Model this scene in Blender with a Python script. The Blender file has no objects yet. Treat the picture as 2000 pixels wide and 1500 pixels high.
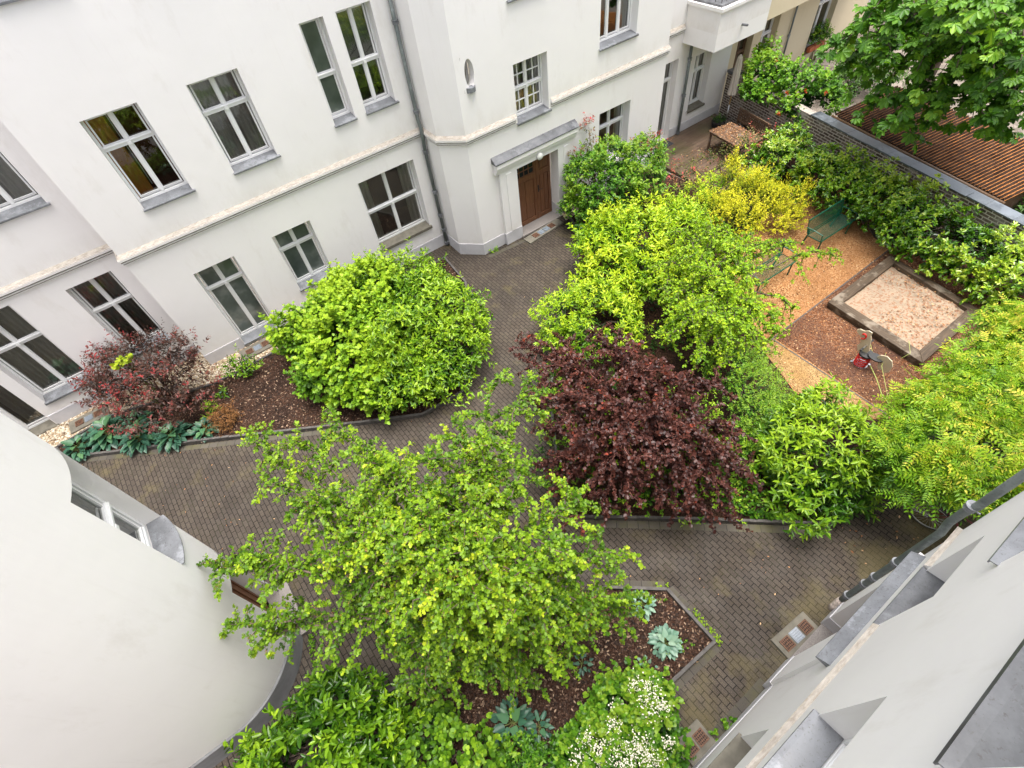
import bpy, bmesh, math, random
import numpy as np
from mathutils import Matrix, Vector
random.seed(7)
C = bpy.context.scene.collection
SC = bpy.context.scene
# ------------------------------------------------------------------ camera geometry (measured from the lines of the place)
F_PX, TILT, ROLL, AZ, CAMH = 1003.2, 0.6651, 0.1513, -0.6407, 10.4
_n = np.array([math.sin(TILT)*math.sin(ROLL), math.sin(TILT)*math.cos(ROLL), math.cos(TILT)])
_e = np.array([1, 0, 0.]) - _n*_n[0]; _e /= np.linalg.norm(_e); _g = np.cross(_n, _e)
_X = math.cos(AZ)*_e + math.sin(AZ)*_g; _Z = -_n; _Y = np.cross(_Z, _X)
RW = np.array([_X, _Y, _Z])
def at(px, py, z=0.0):
    """where the sight line through a point of the photograph meets the height z"""
    d = RW @ np.array([px-1000, py-750, F_PX]); s = (z-CAMH)/d[2]
    return np.array([d[0]*s, d[1]*s, z])

# ------------------------------------------------------------------ tagging
def tag(o, label=None, cat=None, group=None, kind=None):
    if label: o['label'] = label
    if cat: o['category'] = cat
    if group: o['group'] = group
    if kind: o['kind'] = kind
    return o
def empty(name, label, cat, loc=(0, 0, 0), rz=0, group=None):
    o = bpy.data.objects.new(name, None); C.objects.link(o)
    o.location = loc; o.rotation_euler = (0, 0, rz); o.empty_display_size = .2
    return tag(o, label, cat, group)
def copy_tree(o, parent=None):
    c = o.copy(); C.objects.link(c)
    if parent: c.parent = parent
    for ch in list(o.children): copy_tree(ch, c)
    return c

# ------------------------------------------------------------------ mesh builder
class MB:
    def __init__(s): s.v = []; s.f = []; s.m = []
    def add(s, vs, fs, m=0):
        b = len(s.v); s.v += [tuple(map(float, p)) for p in vs]
        for f in fs: s.f.append([b+i for i in f]); s.m.append(m)
    def quad(s, a, b, c, d, m=0): s.add([a, b, c, d], [(0, 1, 2, 3)], m)
    def box(s, a, b, m=0):
        x0, y0, z0 = a; x1, y1, z1 = b
        s.add([(x0,y0,z0),(x1,y0,z0),(x1,y1,z0),(x0,y1,z0),(x0,y0,z1),(x1,y0,z1),(x1,y1,z1),(x0,y1,z1)],
              [(0,3,2,1),(4,5,6,7),(0,1,5,4),(1,2,6,5),(2,3,7,6),(3,0,4,7)], m)
    def obox(s, P, a, b, m=0):
        """box in a wall's own frame (u along, d outward, z up)"""
        (u0, d0, z0), (u1, d1, z1) = a, b
        s.add([P.pt(u, z, d) for (u, d, z) in [(u0,d0,z0),(u1,d0,z0),(u1,d1,z0),(u0,d1,z0),(u0,d0,z1),(u1,d0,z1),(u1,d1,z1),(u0,d1,z1)]],
              [(0,3,2,1),(4,5,6,7),(0,1,5,4),(1,2,6,5),(2,3,7,6),(3,0,4,7)], m)
    def prism(s, poly, z0, z1, m=0):
        n = len(poly)
        s.add([(x, y, z0) for x, y in poly]+[(x, y, z1) for x, y in poly],
              [tuple(range(n-1, -1, -1)), tuple(range(n, 2*n))]+[(i, (i+1) % n, n+(i+1) % n, n+i) for i in range(n)], m)
    def tube(s, pts, r, seg=10, m=0, cap=True):
        pts = [np.array(p, float) for p in pts]
        rs = r if hasattr(r, '__len__') else [r]*len(pts)
        b = len(s.v); prev = None
        for i, p in enumerate(pts):
            t = pts[min(i+1, len(pts)-1)]-pts[max(i-1, 0)]; t = t/(np.linalg.norm(t)+1e-9)
            if prev is None:
                a = np.cross(t, (0, 0, 1.)) if abs(t[2]) < .9 else np.cross(t, (1., 0, 0))
            else: a = prev-t*(prev@t)
            a /= np.linalg.norm(a); prev = a; c = np.cross(t, a)
            for k in range(seg):
                w = 2*math.pi*k/seg
                s.v.append(tuple(p+rs[i]*(math.cos(w)*a+math.sin(w)*c)))
        for i in range(len(pts)-1):
            for k in range(seg):
                s.f.append([b+i*seg+k, b+i*seg+(k+1) % seg, b+(i+1)*seg+(k+1) % seg, b+(i+1)*seg+k]); s.m.append(m)
        if cap:
            s.f.append([b+k for k in range(seg-1, -1, -1)]); s.m.append(m)
            e = b+(len(pts)-1)*seg
            s.f.append([e+k for k in range(seg)]); s.m.append(m)
    def build(s, name, mats, parent=None, smooth=False, bevel=0.0, recalc=True, loc=None, rz=0, world=False):
        me = bpy.data.meshes.new(name)
        me.from_pydata(s.v, [], s.f); me.update()
        if not isinstance(mats, (list, tuple)): mats = [mats]
        for mt in mats: me.materials.append(mt)
        me.polygons.foreach_set('material_index', s.m)
        if recalc:
            bm = bmesh.new(); bm.from_mesh(me)
            bmesh.ops.recalc_face_normals(bm, faces=bm.faces); bm.to_mesh(me); bm.free()
        if smooth: me.polygons.foreach_set('use_smooth', [True]*len(me.polygons))
        o = bpy.data.objects.new(name, me); C.objects.link(o)
        if parent:
            o.parent = parent
            if parent.type == 'EMPTY' and world: o.matrix_parent_inverse = Matrix.Translation(-parent.location)
        if loc is not None: o.location = loc
        if rz: o.rotation_euler = (0, 0, rz)
        if bevel:
            bv = o.modifiers.new('b', 'BEVEL'); bv.width = bevel; bv.segments = 2; bv.limit_method = 'ANGLE'
        return o

class Plane:
    def __init__(s, o, u, n): s.o = np.array(o, float); s.u = np.array(u, float); s.n = np.array(n, float)
    def pt(s, u, z, d=0.0): return s.o+s.u*u+s.n*d+np.array([0, 0, z])

# ------------------------------------------------------------------ materials
def newmat(name):
    m = bpy.data.materials.new(name); m.use_nodes = True
    nt = m.node_tree; b = nt.nodes['Principled BSDF']; return m, nt, b
def N(nt, t, **k):
    n = nt.nodes.new(t)
    for a, v in k.items():
        if a in n.inputs: n.inputs[a].default_value = v
        else: setattr(n, a, v)
    return n
def ramp(nt, stops, src, interp='LINEAR'):
    r = N(nt, 'ShaderNodeValToRGB'); r.color_ramp.interpolation = interp
    el = r.color_ramp.elements
    while len(el) < len(stops): el.new(.5)
    for e, (p, c) in zip(el, stops):
        e.position = p; e.color = (*c, 1) if len(c) == 3 else c
    nt.links.new(src, r.inputs[0]); return r.outputs[0]
def pos(nt, rot=(0, 0, 0), scale=(1, 1, 1), obj=False, swizzle=None):
    if obj: src = N(nt, 'ShaderNodeTexCoord').outputs['Object']
    else: src = N(nt, 'ShaderNodeNewGeometry').outputs['Position']
    if swizzle:
        sp = N(nt, 'ShaderNodeSeparateXYZ'); cb = N(nt, 'ShaderNodeCombineXYZ'); nt.links.new(src, sp.inputs[0])
        for i, a in enumerate(swizzle):
            if a in 'XYZ': nt.links.new(sp.outputs[a], cb.inputs[i])
        src = cb.outputs[0]
    mp = N(nt, 'ShaderNodeMapping'); mp.inputs['Rotation'].default_value = rot; mp.inputs['Scale'].default_value = scale
    nt.links.new(src, mp.inputs[0]); return mp.outputs[0]
def noise(nt, v, scale, detail=4, rough=.55, out='Fac'):
    n = N(nt, 'ShaderNodeTexNoise', Scale=scale, Detail=detail, Roughness=rough)
    if v is not None: nt.links.new(v, n.inputs['Vector'])
    return n.outputs[out]
def mix(nt, fac, a, b, mode='MIX'):
    m = N(nt, 'ShaderNodeMix', data_type='RGBA', blend_type=mode)
    for i, x in ((0, fac), (6, a), (7, b)):
        if isinstance(x, (int, float)): m.inputs[i].default_value = x
        elif isinstance(x, tuple): m.inputs[i].default_value = (*x, 1) if len(x) == 3 else x
        else: nt.links.new(x, m.inputs[i])
    return m.outputs[2]
def math_(nt, op, a, b=0.0, c=0.0, clamp=False):
    m = N(nt, 'ShaderNodeMath', operation=op, use_clamp=clamp)
    for i, x in enumerate((a, b, c)):
        if isinstance(x, (int, float)): m.inputs[i].default_value = x
        else: nt.links.new(x, m.inputs[i])
    return m.outputs[0]
def bump(nt, b, h, strength=.3, dist=.01):
    n = N(nt, 'ShaderNodeBump', Strength=strength, Distance=dist); nt.links.new(h, n.inputs['Height']); nt.links.new(n.outputs[0], b.inputs['Normal'])
def simple(name, col, rough=.5, metal=0., nscale=0., namt=.15, bscale=0., bstr=.2, spec=.5):
    m, nt, b = newmat(name)
    b.inputs['Roughness'].default_value = rough; b.inputs['Metallic'].default_value = metal; b.inputs['Specular IOR Level'].default_value = spec
    b.inputs['Base Color'].default_value = (*col, 1)
    if nscale:
        v = pos(nt)
        lo = tuple(max(0, c*(1-namt)) for c in col); hi = tuple(min(1, c*(1+namt)) for c in col)
        nt.links.new(ramp(nt, [(.3, lo), (.7, hi)], noise(nt, v, nscale, 5)), b.inputs['Base Color'])
    if bscale:
        bump(nt, b, noise(nt, pos(nt), bscale, 3), bstr, .004)
    return m
M = {}
def stucco(name, col, dirt, course=0.):
    m, nt, b = newmat(name); v = pos(nt)
    big = noise(nt, v, .45, 5, .6); fine = noise(nt, v, 5., 4)
    c1 = ramp(nt, [(.32, tuple(c*.955 for c in col)), (.66, col)], big)
    c2 = mix(nt, math_(nt, 'MULTIPLY', ramp(nt, [(.56, (0, 0, 0)), (.76, (1, 1, 1))], noise(nt, pos(nt, scale=(1.4, 1.4, .55)), 1.1, 7, .68)), .30), c1, dirt)
    streak = ramp(nt, [(.60, (0, 0, 0)), (.80, (1, 1, 1))], noise(nt, pos(nt, scale=(5, 5, .22)), 1.6, 5, .6))
    c2 = mix(nt, math_(nt, 'MULTIPLY', streak, .13), c2, dirt)
    zsp = N(nt, 'ShaderNodeSeparateXYZ'); nt.links.new(v, zsp.inputs[0])
    sp_ = math_(nt, 'MULTIPLY', math_(nt, 'MULTIPLY_ADD', zsp.outputs['Z'], -1.1, 1.05, clamp=True), ramp(nt, [(.42, (0, 0, 0)), (.66, (1, 1, 1))], noise(nt, v, 2.6, 7, .7)))
    c2 = mix(nt, math_(nt, 'MULTIPLY', sp_, .45), c2, dirt)
    up_ = math_(nt, 'MULTIPLY', math_(nt, 'MULTIPLY_ADD', zsp.outputs['Z'], -2.2, 9.5, clamp=True), math_(nt, 'GREATER_THAN', zsp.outputs['Z'], 3.8))
    c2 = mix(nt, math_(nt, 'MULTIPLY', math_(nt, 'MULTIPLY', up_, ramp(nt, [(.38, (0, 0, 0)), (.66, (1, 1, 1))], noise(nt, pos(nt, scale=(1, 1, .5)), 2.2, 7, .7))), course), c2, dirt)
    c3 = mix(nt, math_(nt, 'MULTIPLY', fine, .05), c2, dirt)
    nt.links.new(c3, b.inputs['Base Color']); b.inputs['Roughness'].default_value = .9; b.inputs['Specular IOR Level'].default_value = .2
    h = math_(nt, 'ADD', noise(nt, v, 90, 3), math_(nt, 'MULTIPLY', noise(nt, v, 3, 3), 2.5))
    bump(nt, b, h, .22, .006); return m
M['stucco'] = stucco('white_stucco', (.85, .828, .812), (.55, .50, .43), .34)
M['stucco_plain'] = stucco('plain_white_stucco', (.85, .828, .812), (.55, .50, .43))
M['stucco_yellow'] = stucco('cream_stucco', (.66, .57, .40), (.40, .33, .22))
M['plinth'] = simple('plinth_paint', (.55, .54, .555), .85, nscale=2.5, namt=.12, bscale=70, bstr=.15)
def cornice_mat():
    m, nt, b = newmat('weathered_moulding'); v = pos(nt)
    d = ramp(nt, [(.36, (0, 0, 0)), (.70, (1, 1, 1))], noise(nt, pos(nt, scale=(1, 1, 3)), 9, 8, .75))
    geo = N(nt, 'ShaderNodeNewGeometry'); sp = N(nt, 'ShaderNodeSeparateXYZ'); nt.links.new(geo.outputs['True Normal'], sp.inputs[0])
    topf = ramp(nt, [(.25, (0, 0, 0)), (.55, (1, 1, 1))], sp.outputs['Z'])
    up = mix(nt, d, (.56, .515, .455), (.27, .22, .17))
    lo = mix(nt, math_(nt, 'MULTIPLY', d, .35), (.79, .77, .745), (.36, .34, .31))
    nt.links.new(mix(nt, topf, lo, up), b.inputs['Base Color']); b.inputs['Roughness'].default_value = .92
    bump(nt, b, noise(nt, v, 60, 4), .25, .006); return m
M['cornice'] = cornice_mat()
def zinc_mat(name, a, c):
    m, nt, b = newmat(name); v = pos(nt)
    k = noise(nt, v, 3.0, 6, .65); sp = noise(nt, v, 38, 4, .7)
    c1 = ramp(nt, [(.36, a), (.64, c)], k)
    c2 = mix(nt, ramp(nt, [(.57, (0, 0, 0)), (.70, (.8, .8, .8))], sp), c1, (.055, .05, .046))
    c2 = mix(nt, ramp(nt, [(.54, (0, 0, 0)), (.60, (.45, .45, .45))], noise(nt, pos(nt, scale=(1.3, 1.3, 1.3)), 1.1, 7, .75)), c2, tuple(q*1.7 for q in c))
    nt.links.new(c2, b.inputs['Base Color']); b.inputs['Metallic'].default_value = .15
    nt.links.new(ramp(nt, [(.3, (.32,)*3), (.7, (.58,)*3)], k), b.inputs['Roughness'])
    bump(nt, b, noise(nt, v, 4, 2), .12, .01); return m
M['zinc'] = zinc_mat('zinc_sheet', (.135, .14, .15), (.22, .23, .245))
M['zinc_dark'] = zinc_mat('dark_zinc_sheet', (.06, .063, .068), (.135, .14, .148))
M['pipe'] = zinc_mat('zinc_pipe', (.10, .12, .115), (.165, .185, .18))
M['frame'] = simple('white_lacquer', (.80, .80, .79), .35, nscale=4, namt=.04)
M['frame_brown'] = simple('brown_window_wood', (.13, .075, .04), .5, nscale=12, namt=.3)
def glass_mat(name, refl, tint, rough=.0, warp=.05):
    m, nt, b = newmat(name)
    tr = N(nt, 'ShaderNodeBsdfTransparent'); tr.inputs[0].default_value = (*tint, 1)
    gl = N(nt, 'ShaderNodeBsdfGlossy'); gl.inputs['Roughness'].default_value = rough; gl.inputs[0].default_value = (.95, .97, .95, 1)
    fr = N(nt, 'ShaderNodeFresnel', IOR=1.6)
    bp = N(nt, 'ShaderNodeBump', Strength=warp, Distance=.02); nt.links.new(noise(nt, pos(nt), 1.7, 1), bp.inputs['Height'])
    nt.links.new(bp.outputs[0], gl.inputs['Normal'])
    mx = N(nt, 'ShaderNodeMixShader')
    nt.links.new(math_(nt, 'ADD', math_(nt, 'MULTIPLY', fr.outputs[0], 1.35), refl, clamp=True), mx.inputs[0])
    nt.links.new(tr.outputs[0], mx.inputs[1]); nt.links.new(gl.outputs[0], mx.inputs[2])
    nt.links.new(mx.outputs[0], nt.nodes['Material Output'].inputs['Surface']); return m
M['glass'] = glass_mat('window_glass', .06, (.72, .76, .73))
def frosted():
    m, nt, b = newmat('frosted_glass'); v = pos(nt)
    k = noise(nt, v, 1.3, 3)
    nt.links.new(ramp(nt, [(.35, (.055, .07, .06)), (.55, (.10, .12, .105)), (.72, (.26, .28, .26))], k), b.inputs['Base Color'])
    b.inputs['Roughness'].default_value = .16; b.inputs['Specular IOR Level'].default_value = .7
    return m
M['frosted'] = frosted()
M['room'] = simple('room_shade', (.16, .145, .13), .9)
M['room_warm'] = simple('room_warm_wall', (.16, .05, .03), .9)
def cloth(name, col, tl=.35):
    m, nt, b = newmat(name)
    b.inputs['Base Color'].default_value = (*col, 1); b.inputs['Roughness'].default_value = .9
    t = N(nt, 'ShaderNodeBsdfTranslucent'); t.inputs[0].default_value = (*col, 1)
    mx = N(nt, 'ShaderNodeMixShader'); mx.inputs[0].default_value = tl
    nt.links.new(b.outputs[0], mx.inputs[1]); nt.links.new(t.outputs[0], mx.inputs[2])
    nt.links.new(mx.outputs[0], nt.nodes['Material Output'].inputs['Surface']); return m
M['curtain'] = cloth('grey_curtain', (.66, .63, .60), .25)
M['curtain_dark'] = cloth('dark_curtain', (.34, .32, .31), .25)
M['curtain_orange_lit'] = cloth('orange_lit_curtain', (.62, .26, .05), .2)  # warm light of the window put into the cloth colour
M['parasol'] = cloth('parasol_cloth', (.66, .60, .53), .25)
def blinds():
    m, nt, b = newmat('slatted_blind')
    w = N(nt, 'ShaderNodeTexWave', Scale=14., bands_direction='Z'); nt.links.new(pos(nt), w.inputs['Vector'])
    nt.links.new(ramp(nt, [(.4, (.05, .05, .045)), (.6, (.33, .33, .30))], w.outputs['Fac']), b.inputs['Base Color']); return m
M['blind'] = blinds()
def door_mat():
    m, nt, b = newmat('worn_brown_paint'); v = pos(nt)
    g = noise(nt, pos(nt, scale=(14, 14, 1.2)), 2.4, 5)
    c1 = ramp(nt, [(.3, (.115, .048, .022)), (.7, (.20, .085, .038))], g)
    w = ramp(nt, [(.66, (0, 0, 0)), (.71, (1, 1, 1))], noise(nt, pos(nt, scale=(2, 2, 5)), 5.5, 6, .7))
    nt.links.new(mix(nt, math_(nt, 'MULTIPLY', w, .8), c1, (.45, .30, .20)), b.inputs['Base Color'])
    b.inputs['Roughness'].default_value = .5; bump(nt, b, g, .25, .004); return m
M['door'] = door_mat()

def paver():
    m, nt, b = newmat('concrete_pavers')
    v = pos(nt, rot=(0, 0, math.radians(88.5)))
    br = N(nt, 'ShaderNodeTexBrick', Scale=1.0); br.offset = .5
    br.inputs['Brick Width'].default_value = .188; br.inputs['Row Height'].default_value = .096
    br.inputs['Mortar Size'].default_value = .0078; br.inputs['Mortar Smooth'].default_value = .25
    br.inputs['Color1'].default_value = (.052, .043, .036, 1); br.inputs['Color2'].default_value = (.070, .059, .049, 1); br.inputs['Mortar'].default_value = (.006, .0055, .005, 1)
    nt.links.new(v, br.inputs['Vector'])
    w = pos(nt)
    dst = N(nt, 'ShaderNodeMapping'); nt.links.new(v, dst.inputs[0])
    gr = noise(nt, w, 75, 4, .8); big = noise(nt, w, .55, 5, .6)
    c = mix(nt, .85, br.outputs['Color'], ramp(nt, [(.34, (.30, .30, .30)), (.5, (.88, .87, .86)), (.66, (2.1, 2.0, 1.9))], gr), 'MULTIPLY')
    c = mix(nt, .8, c, ramp(nt, [(.3, (.66, .65, .63)), (.7, (1.28, 1.22, 1.12))], big), 'MULTIPLY')
    # lichen and moss: grows along the near wall and in blotches
    sp = N(nt, 'ShaderNodeSeparateXYZ'); nt.links.new(w, sp.inputs[0])
    edge = math_(nt, 'MULTIPLY_ADD', sp.outputs['Y'], -1.1, -.12, clamp=True)
    blot = noise(nt, w, 1.25, 5, .65)
    ms = ramp(nt, [(.56, (0, 0, 0)), (.74, (1, 1, 1))], math_(nt, 'ADD', blot, math_(nt, 'MULTIPLY', edge, .20)))
    c = mix(nt, math_(nt, 'MULTIPLY', ms, .55), c, mix(nt, gr, (.05, .042, .016), (.19, .155, .07)))
    jm = ramp(nt, [(.5, (0, 0, 0)), (.64, (1, 1, 1))], noise(nt, w, 2.3, 5, .7))
    c = mix(nt, math_(nt, 'MULTIPLY', math_(nt, 'MULTIPLY', br.outputs['Fac'], jm), .5), c, (.034, .036, .012))
    nt.links.new(c, b.inputs['Base Color'])
    nt.links.new(ramp(nt, [(.3, (.55,)*3), (.7, (.9,)*3)], noise(nt, w, 2.0, 4)), b.inputs['Roughness']); b.inputs['Specular IOR Level'].default_value = .22
    h = math_(nt, 'ADD', math_(nt, 'MULTIPLY', br.outputs['Fac'], -1.), math_(nt, 'MULTIPLY', gr, .35))
    bump(nt, b, h, .55, .006); return m
M['paver'] = paver()
def border_mat():
    m, nt, b = newmat('border_pavers')
    v = pos(nt, obj=True)
    br = N(nt, 'ShaderNodeTexBrick', Scale=1.0); br.offset = 0.
    br.inputs['Brick Width'].default_value = .22; br.inputs['Row Height'].default_value = .5; br.inputs['Mortar Size'].default_value = .007
    br.inputs['Color1'].default_value = (.058, .050, .040, 1); br.inputs['Color2'].default_value = (.088, .077, .061, 1); br.inputs['Mortar'].default_value = (.02, .018, .015, 1)
    nt.links.new(v, br.inputs['Vector']); w = pos(nt); gr = noise(nt, w, 120, 3, .7)
    c = mix(nt, .5, br.outputs['Color'], ramp(nt, [(.3, (.45,)*3), (.72, (1.6,)*3)], gr), 'MULTIPLY')
    c = mix(nt, ramp(nt, [(.46, (0, 0, 0)), (.66, (.8, .8, .8))], noise(nt, w, 1.8, 6, .7)), c, (.075, .07, .026))
    nt.links.new(c, b.inputs['Base Color']); b.inputs['Roughness'].default_value = .85
    bump(nt, b, gr, .35, .004); return m
M['border'] = border_mat()
def chips(name, cols, scale, big=None, brough=.9):
    """loose chips or stones: one colour per cell of a fine cell pattern"""
    m, nt, b = newmat(name); v = pos(nt)
    wv = N(nt, 'ShaderNodeVectorMath', operation='ADD'); nt.links.new(v, wv.inputs[0])
    ns = N(nt, 'ShaderNodeVectorMath', operation='SCALE'); ns.inputs['Scale'].default_value = .03
    nt.links.new(noise(nt, v, 20, 2, out='Color'), ns.inputs[0]); nt.links.new(ns.outputs[0], wv.inputs[1])
    vo = N(nt, 'ShaderNodeTexVoronoi', Scale=scale, Randomness=1.); nt.links.new(wv.outputs[0], vo.inputs['Vector'])
    sp = N(nt, 'ShaderNodeSeparateColor'); nt.links.new(vo.outputs['Color'], sp.inputs[0])
    c = ramp(nt, [(i/(len(cols)-1), k) for i, k in enumerate(cols)], sp.outputs[0], 'LINEAR')
    if big:
        c = mix(nt, ramp(nt, [(.42, (0, 0, 0)), (.62, (1, 1, 1))], noise(nt, v, big[0], 5, .65)), c, mix(nt, .75, c, big[1]))
    nt.links.new(c, b.inputs['Base Color']); b.inputs['Roughness'].default_value = brough; b.inputs['Specular IOR Level'].default_value = .15
    h = math_(nt, 'ADD', math_(nt, 'MULTIPLY', vo.outputs['Distance'], -1.), math_(nt, 'MULTIPLY', sp.outputs[1], .8))
    bump(nt, b, h, .9, .018); return m
M['soil'] = chips('bark_mulch_soil', [(.012, .007, .005), (.03, .016, .010), (.045, .021, .013), (.07, .034, .02), (.10, .055, .035), (.04, .02, .014)], 48, (1.2, (.02, .012, .009)))
M['play'] = chips('orange_wood_chips', [(.15, .06, .022), (.36, .17, .065), (.46, .24, .10), (.28, .12, .045), (.58, .36, .18), (.40, .19, .075)], 38, (.9, (.30, .14, .055)))
M['play_dark'] = chips('dark_wood_chips', [(.045, .021, .013), (.12, .046, .019), (.22, .085, .032), (.085, .045, .032), (.30, .17, .10), (.15, .058, .023)], 40, (.8, (.075, .040, .030)))
M['play_tan'] = chips('tan_wood_chips', [(.15, .085, .035), (.32, .20, .085), (.40, .27, .12), (.26, .15, .06), (.48, .34, .17)], 46, (1.4, (.30, .17, .06)))
M['gravel'] = chips('pea_gravel', [(.16, .12, .08), (.42, .33, .22), (.55, .46, .34), (.28, .19, .11), (.62, .55, .44), (.22, .17, .12)], 30)
def sand_mat():
    m, nt, b = newmat('litter_strewn_sand'); v = pos(nt)
    base = ramp(nt, [(.3, (.26, .20, .14)), (.7, (.34, .262, .185))], noise(nt, v, 3, 5))
    vo = N(nt, 'ShaderNodeTexVoronoi', Scale=15, Randomness=1.); nt.links.new(v, vo.inputs['Vector'])
    k = ramp(nt, [(.50, (0, 0, 0)), (.59, (.9, .9, .9))], noise(nt, v, 13, 6, .72))
    c = mix(nt, k, base, mix(nt, noise(nt, v, 60, 2), (.17, .065, .028), (.33, .16, .085)))
    nt.links.new(c, b.inputs['Base Color']); b.inputs['Roughness'].default_value = .95
    bump(nt, b, noise(nt, v, 7, 5, .6), .9, .05); return m
M['sand'] = sand_mat()
def timber(name, a, c, patch=None):
    m, nt, b = newmat(name)
    v = pos(nt, obj=True, scale=(1.2, 14, 14)); g = noise(nt, v, 2.5, 6, .6)
    col = ramp(nt, [(.3, a), (.7, c)], g)
    if patch: col = mix(nt, ramp(nt, [(.52, (0, 0, 0)), (.64, (1, 1, 1))], noise(nt, pos(nt), 2.6, 5, .65)), col, patch)
    nt.links.new(col, b.inputs['Base Color']); b.inputs['Roughness'].default_value = .7; bump(nt, b, g, .4, .006); return m
M['beam'] = timber('weathered_beam', (.036, .023, .013), (.10, .066, .037), (.19, .155, .115))
M['deck'] = None
M['kerb'] = simple('dark_recycled_edging', (.075, .068, .062), .75, nscale=9, namt=.4, bscale=40)
M['wood_old'] = timber('old_garden_wood', (.06, .034, .02), (.15, .085, .045), (.17, .13, .10))
def deck_mat():
    m, nt, b = newmat('wet_deck_boards'); v = pos(nt, obj=True)
    br = N(nt, 'ShaderNodeTexBrick', Scale=1.0); br.offset = .37
    br.inputs['Brick Width'].default_value = 3.2; br.inputs['Row Height'].default_value = .14; br.inputs['Mortar Size'].default_value = .006
    br.inputs['Color1'].default_value = (.075, .045, .028, 1); br.inputs['Color2'].default_value = (.135, .088, .058, 1); br.inputs['Mortar'].default_value = (.012, .009, .007, 1)
    nt.links.new(v, br.inputs['Vector'])
    g = noise(nt, pos(nt, obj=True, scale=(1, 16, 1)), 3, 5)
    c = mix(nt, .6, br.outputs['Color'], ramp(nt, [(.3, (.6,)*3), (.7, (1.3,)*3)], g), 'MULTIPLY')
    c = mix(nt, math_(nt, 'MULTIPLY', ramp(nt, [(.46, (0, 0, 0)), (.62, (1, 1, 1))], noise(nt, pos(nt), .9, 4)), .6), c, (.055, .050, .018))
    nt.links.new(c, b.inputs['Base Color'])
    nt.links.new(ramp(nt, [(.4, (.28,)*3), (.6, (.6,)*3)], noise(nt, pos(nt), .8, 3)), b.inputs['Roughness'])
    bump(nt, b, math_(nt, 'MULTIPLY', br.outputs['Fac'], -1.), .5, .008); return m
M['deck'] = deck_mat()
def brickwall():
    m, nt, b = newmat('old_clinker_brick')
    v = pos(nt, obj=True, swizzle='XZ-')
    wn = N(nt, 'ShaderNodeVectorMath', operation='ADD'); nt.links.new(v, wn.inputs[0])
    sc = N(nt, 'ShaderNodeVectorMath', operation='SCALE'); sc.inputs['Scale'].default_value = .03
    nt.links.new(noise(nt, v, 6, 2, out='Color'), sc.inputs[0]); nt.links.new(sc.outputs[0], wn.inputs[1])
    br = N(nt, 'ShaderNodeTexBrick', Scale=1.0)
    br.inputs['Brick Width'].default_value = .25; br.inputs['Row Height'].default_value = .088; br.inputs['Mortar Size'].default_value = .015; br.inputs['Mortar Smooth'].default_value = .3
    br.inputs['Color1'].default_value = (.075, .054, .045, 1); br.inputs['Color2'].default_value = (.20, .15, .12, 1); br.inputs['Mortar'].default_value = (.52, .46, .40, 1)
    nt.links.new(wn.outputs[0], br.inputs['Vector'])
    c = mix(nt, ramp(nt, [(.50, (0, 0, 0)), (.66, (.9, .9, .9))], noise(nt, v, 2.2, 6, .7)), br.outputs['Color'], (.36, .32, .29))
    c = mix(nt, .5, c, ramp(nt, [(.3, (.6,)*3), (.7, (1.3,)*3)], noise(nt, v, 28, 3)), 'MULTIPLY')
    nt.links.new(c, b.inputs['Base Color']); b.inputs['Roughness'].default_value = .9; b.inputs['Specular IOR Level'].default_value = .15
    bump(nt, b, math_(nt, 'ADD', math_(nt, 'MULTIPLY', br.outputs['Fac'], -1.), noise(nt, v, 30, 3)), .5, .012); return m
M['brick'] = brickwall()
M['coping'] = zinc_mat('slate_grey_coping', (.075, .088, .102), (.125, .142, .16))
M['coping'].node_tree.nodes['Principled BSDF'].inputs['Metallic'].default_value = .1
def roof_mat():
    m, nt, b = newmat('litter_filled_corrugated_sheet'); v = pos(nt, obj=True)
    w = N(nt, 'ShaderNodeTexWave', Scale=1.0, bands_direction='X', wave_profile='SIN'); 
    w.inputs['Scale'].default_value = 2*math.pi/20/.105; w.inputs['Distortion'].default_value = .2; w.inputs['Detail'].default_value = 2
    w.inputs['Phase Offset'].default_value = math.pi/2
    nt.links.new(v, w.inputs['Vector'])
    lit = math_(nt, 'ADD', w.outputs['Fac'], math_(nt, 'MULTIPLY', math_(nt, 'SUBTRACT', noise(nt, v, 5, 6, .7), .5), 1.3))
    k = ramp(nt, [(.40, (0, 0, 0)), (.52, (1, 1, 1))], lit)
    sheet = ramp(nt, [(.3, (.016, .010, .008)), (.7, (.055, .035, .025))], noise(nt, v, 4, 5))
    litter = ramp(nt, [(.3, (.26, .085, .022)), (.55, (.46, .185, .052)), (.75, (.60, .32, .13))], noise(nt, v, 40, 3, .7))
    nt.links.new(mix(nt, k, litter, sheet), b.inputs['Base Color']); b.inputs['Roughness'].default_value = .9; b.inputs['Specular IOR Level'].default_value = .08
    return m
M['roof'] = roof_mat()
M['green'] = simple('green_enamel', (.003, .075, .040), .35)
def mesh_mat():
    m, nt, b = newmat('green_wire_mesh')
    b.inputs['Base Color'].default_value = (.004, .085, .045, 1); b.inputs['Roughness'].default_value = .4
    return m
M['green_mesh'] = mesh_mat()
M['red'] = simple('red_plastic', (.62, .015, .012), .35)
M['beige'] = simple('beige_board', (.52, .44, .31), .45)
M['black'] = simple('black_rubber', (.025, .025, .025), .55)
M['steel'] = simple('bright_steel', (.55, .56, .57), .28, 1.)
M['concrete'] = simple('cast_concrete', (.14, .128, .10), .85, nscale=6, namt=.25, bscale=60)
M['granite'] = simple('granite_step', (.21, .19, .175), .8, nscale=70, namt=.3)
M['iron'] = simple('rusty_iron', (.12, .055, .028), .7, nscale=30, namt=.5)
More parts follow.
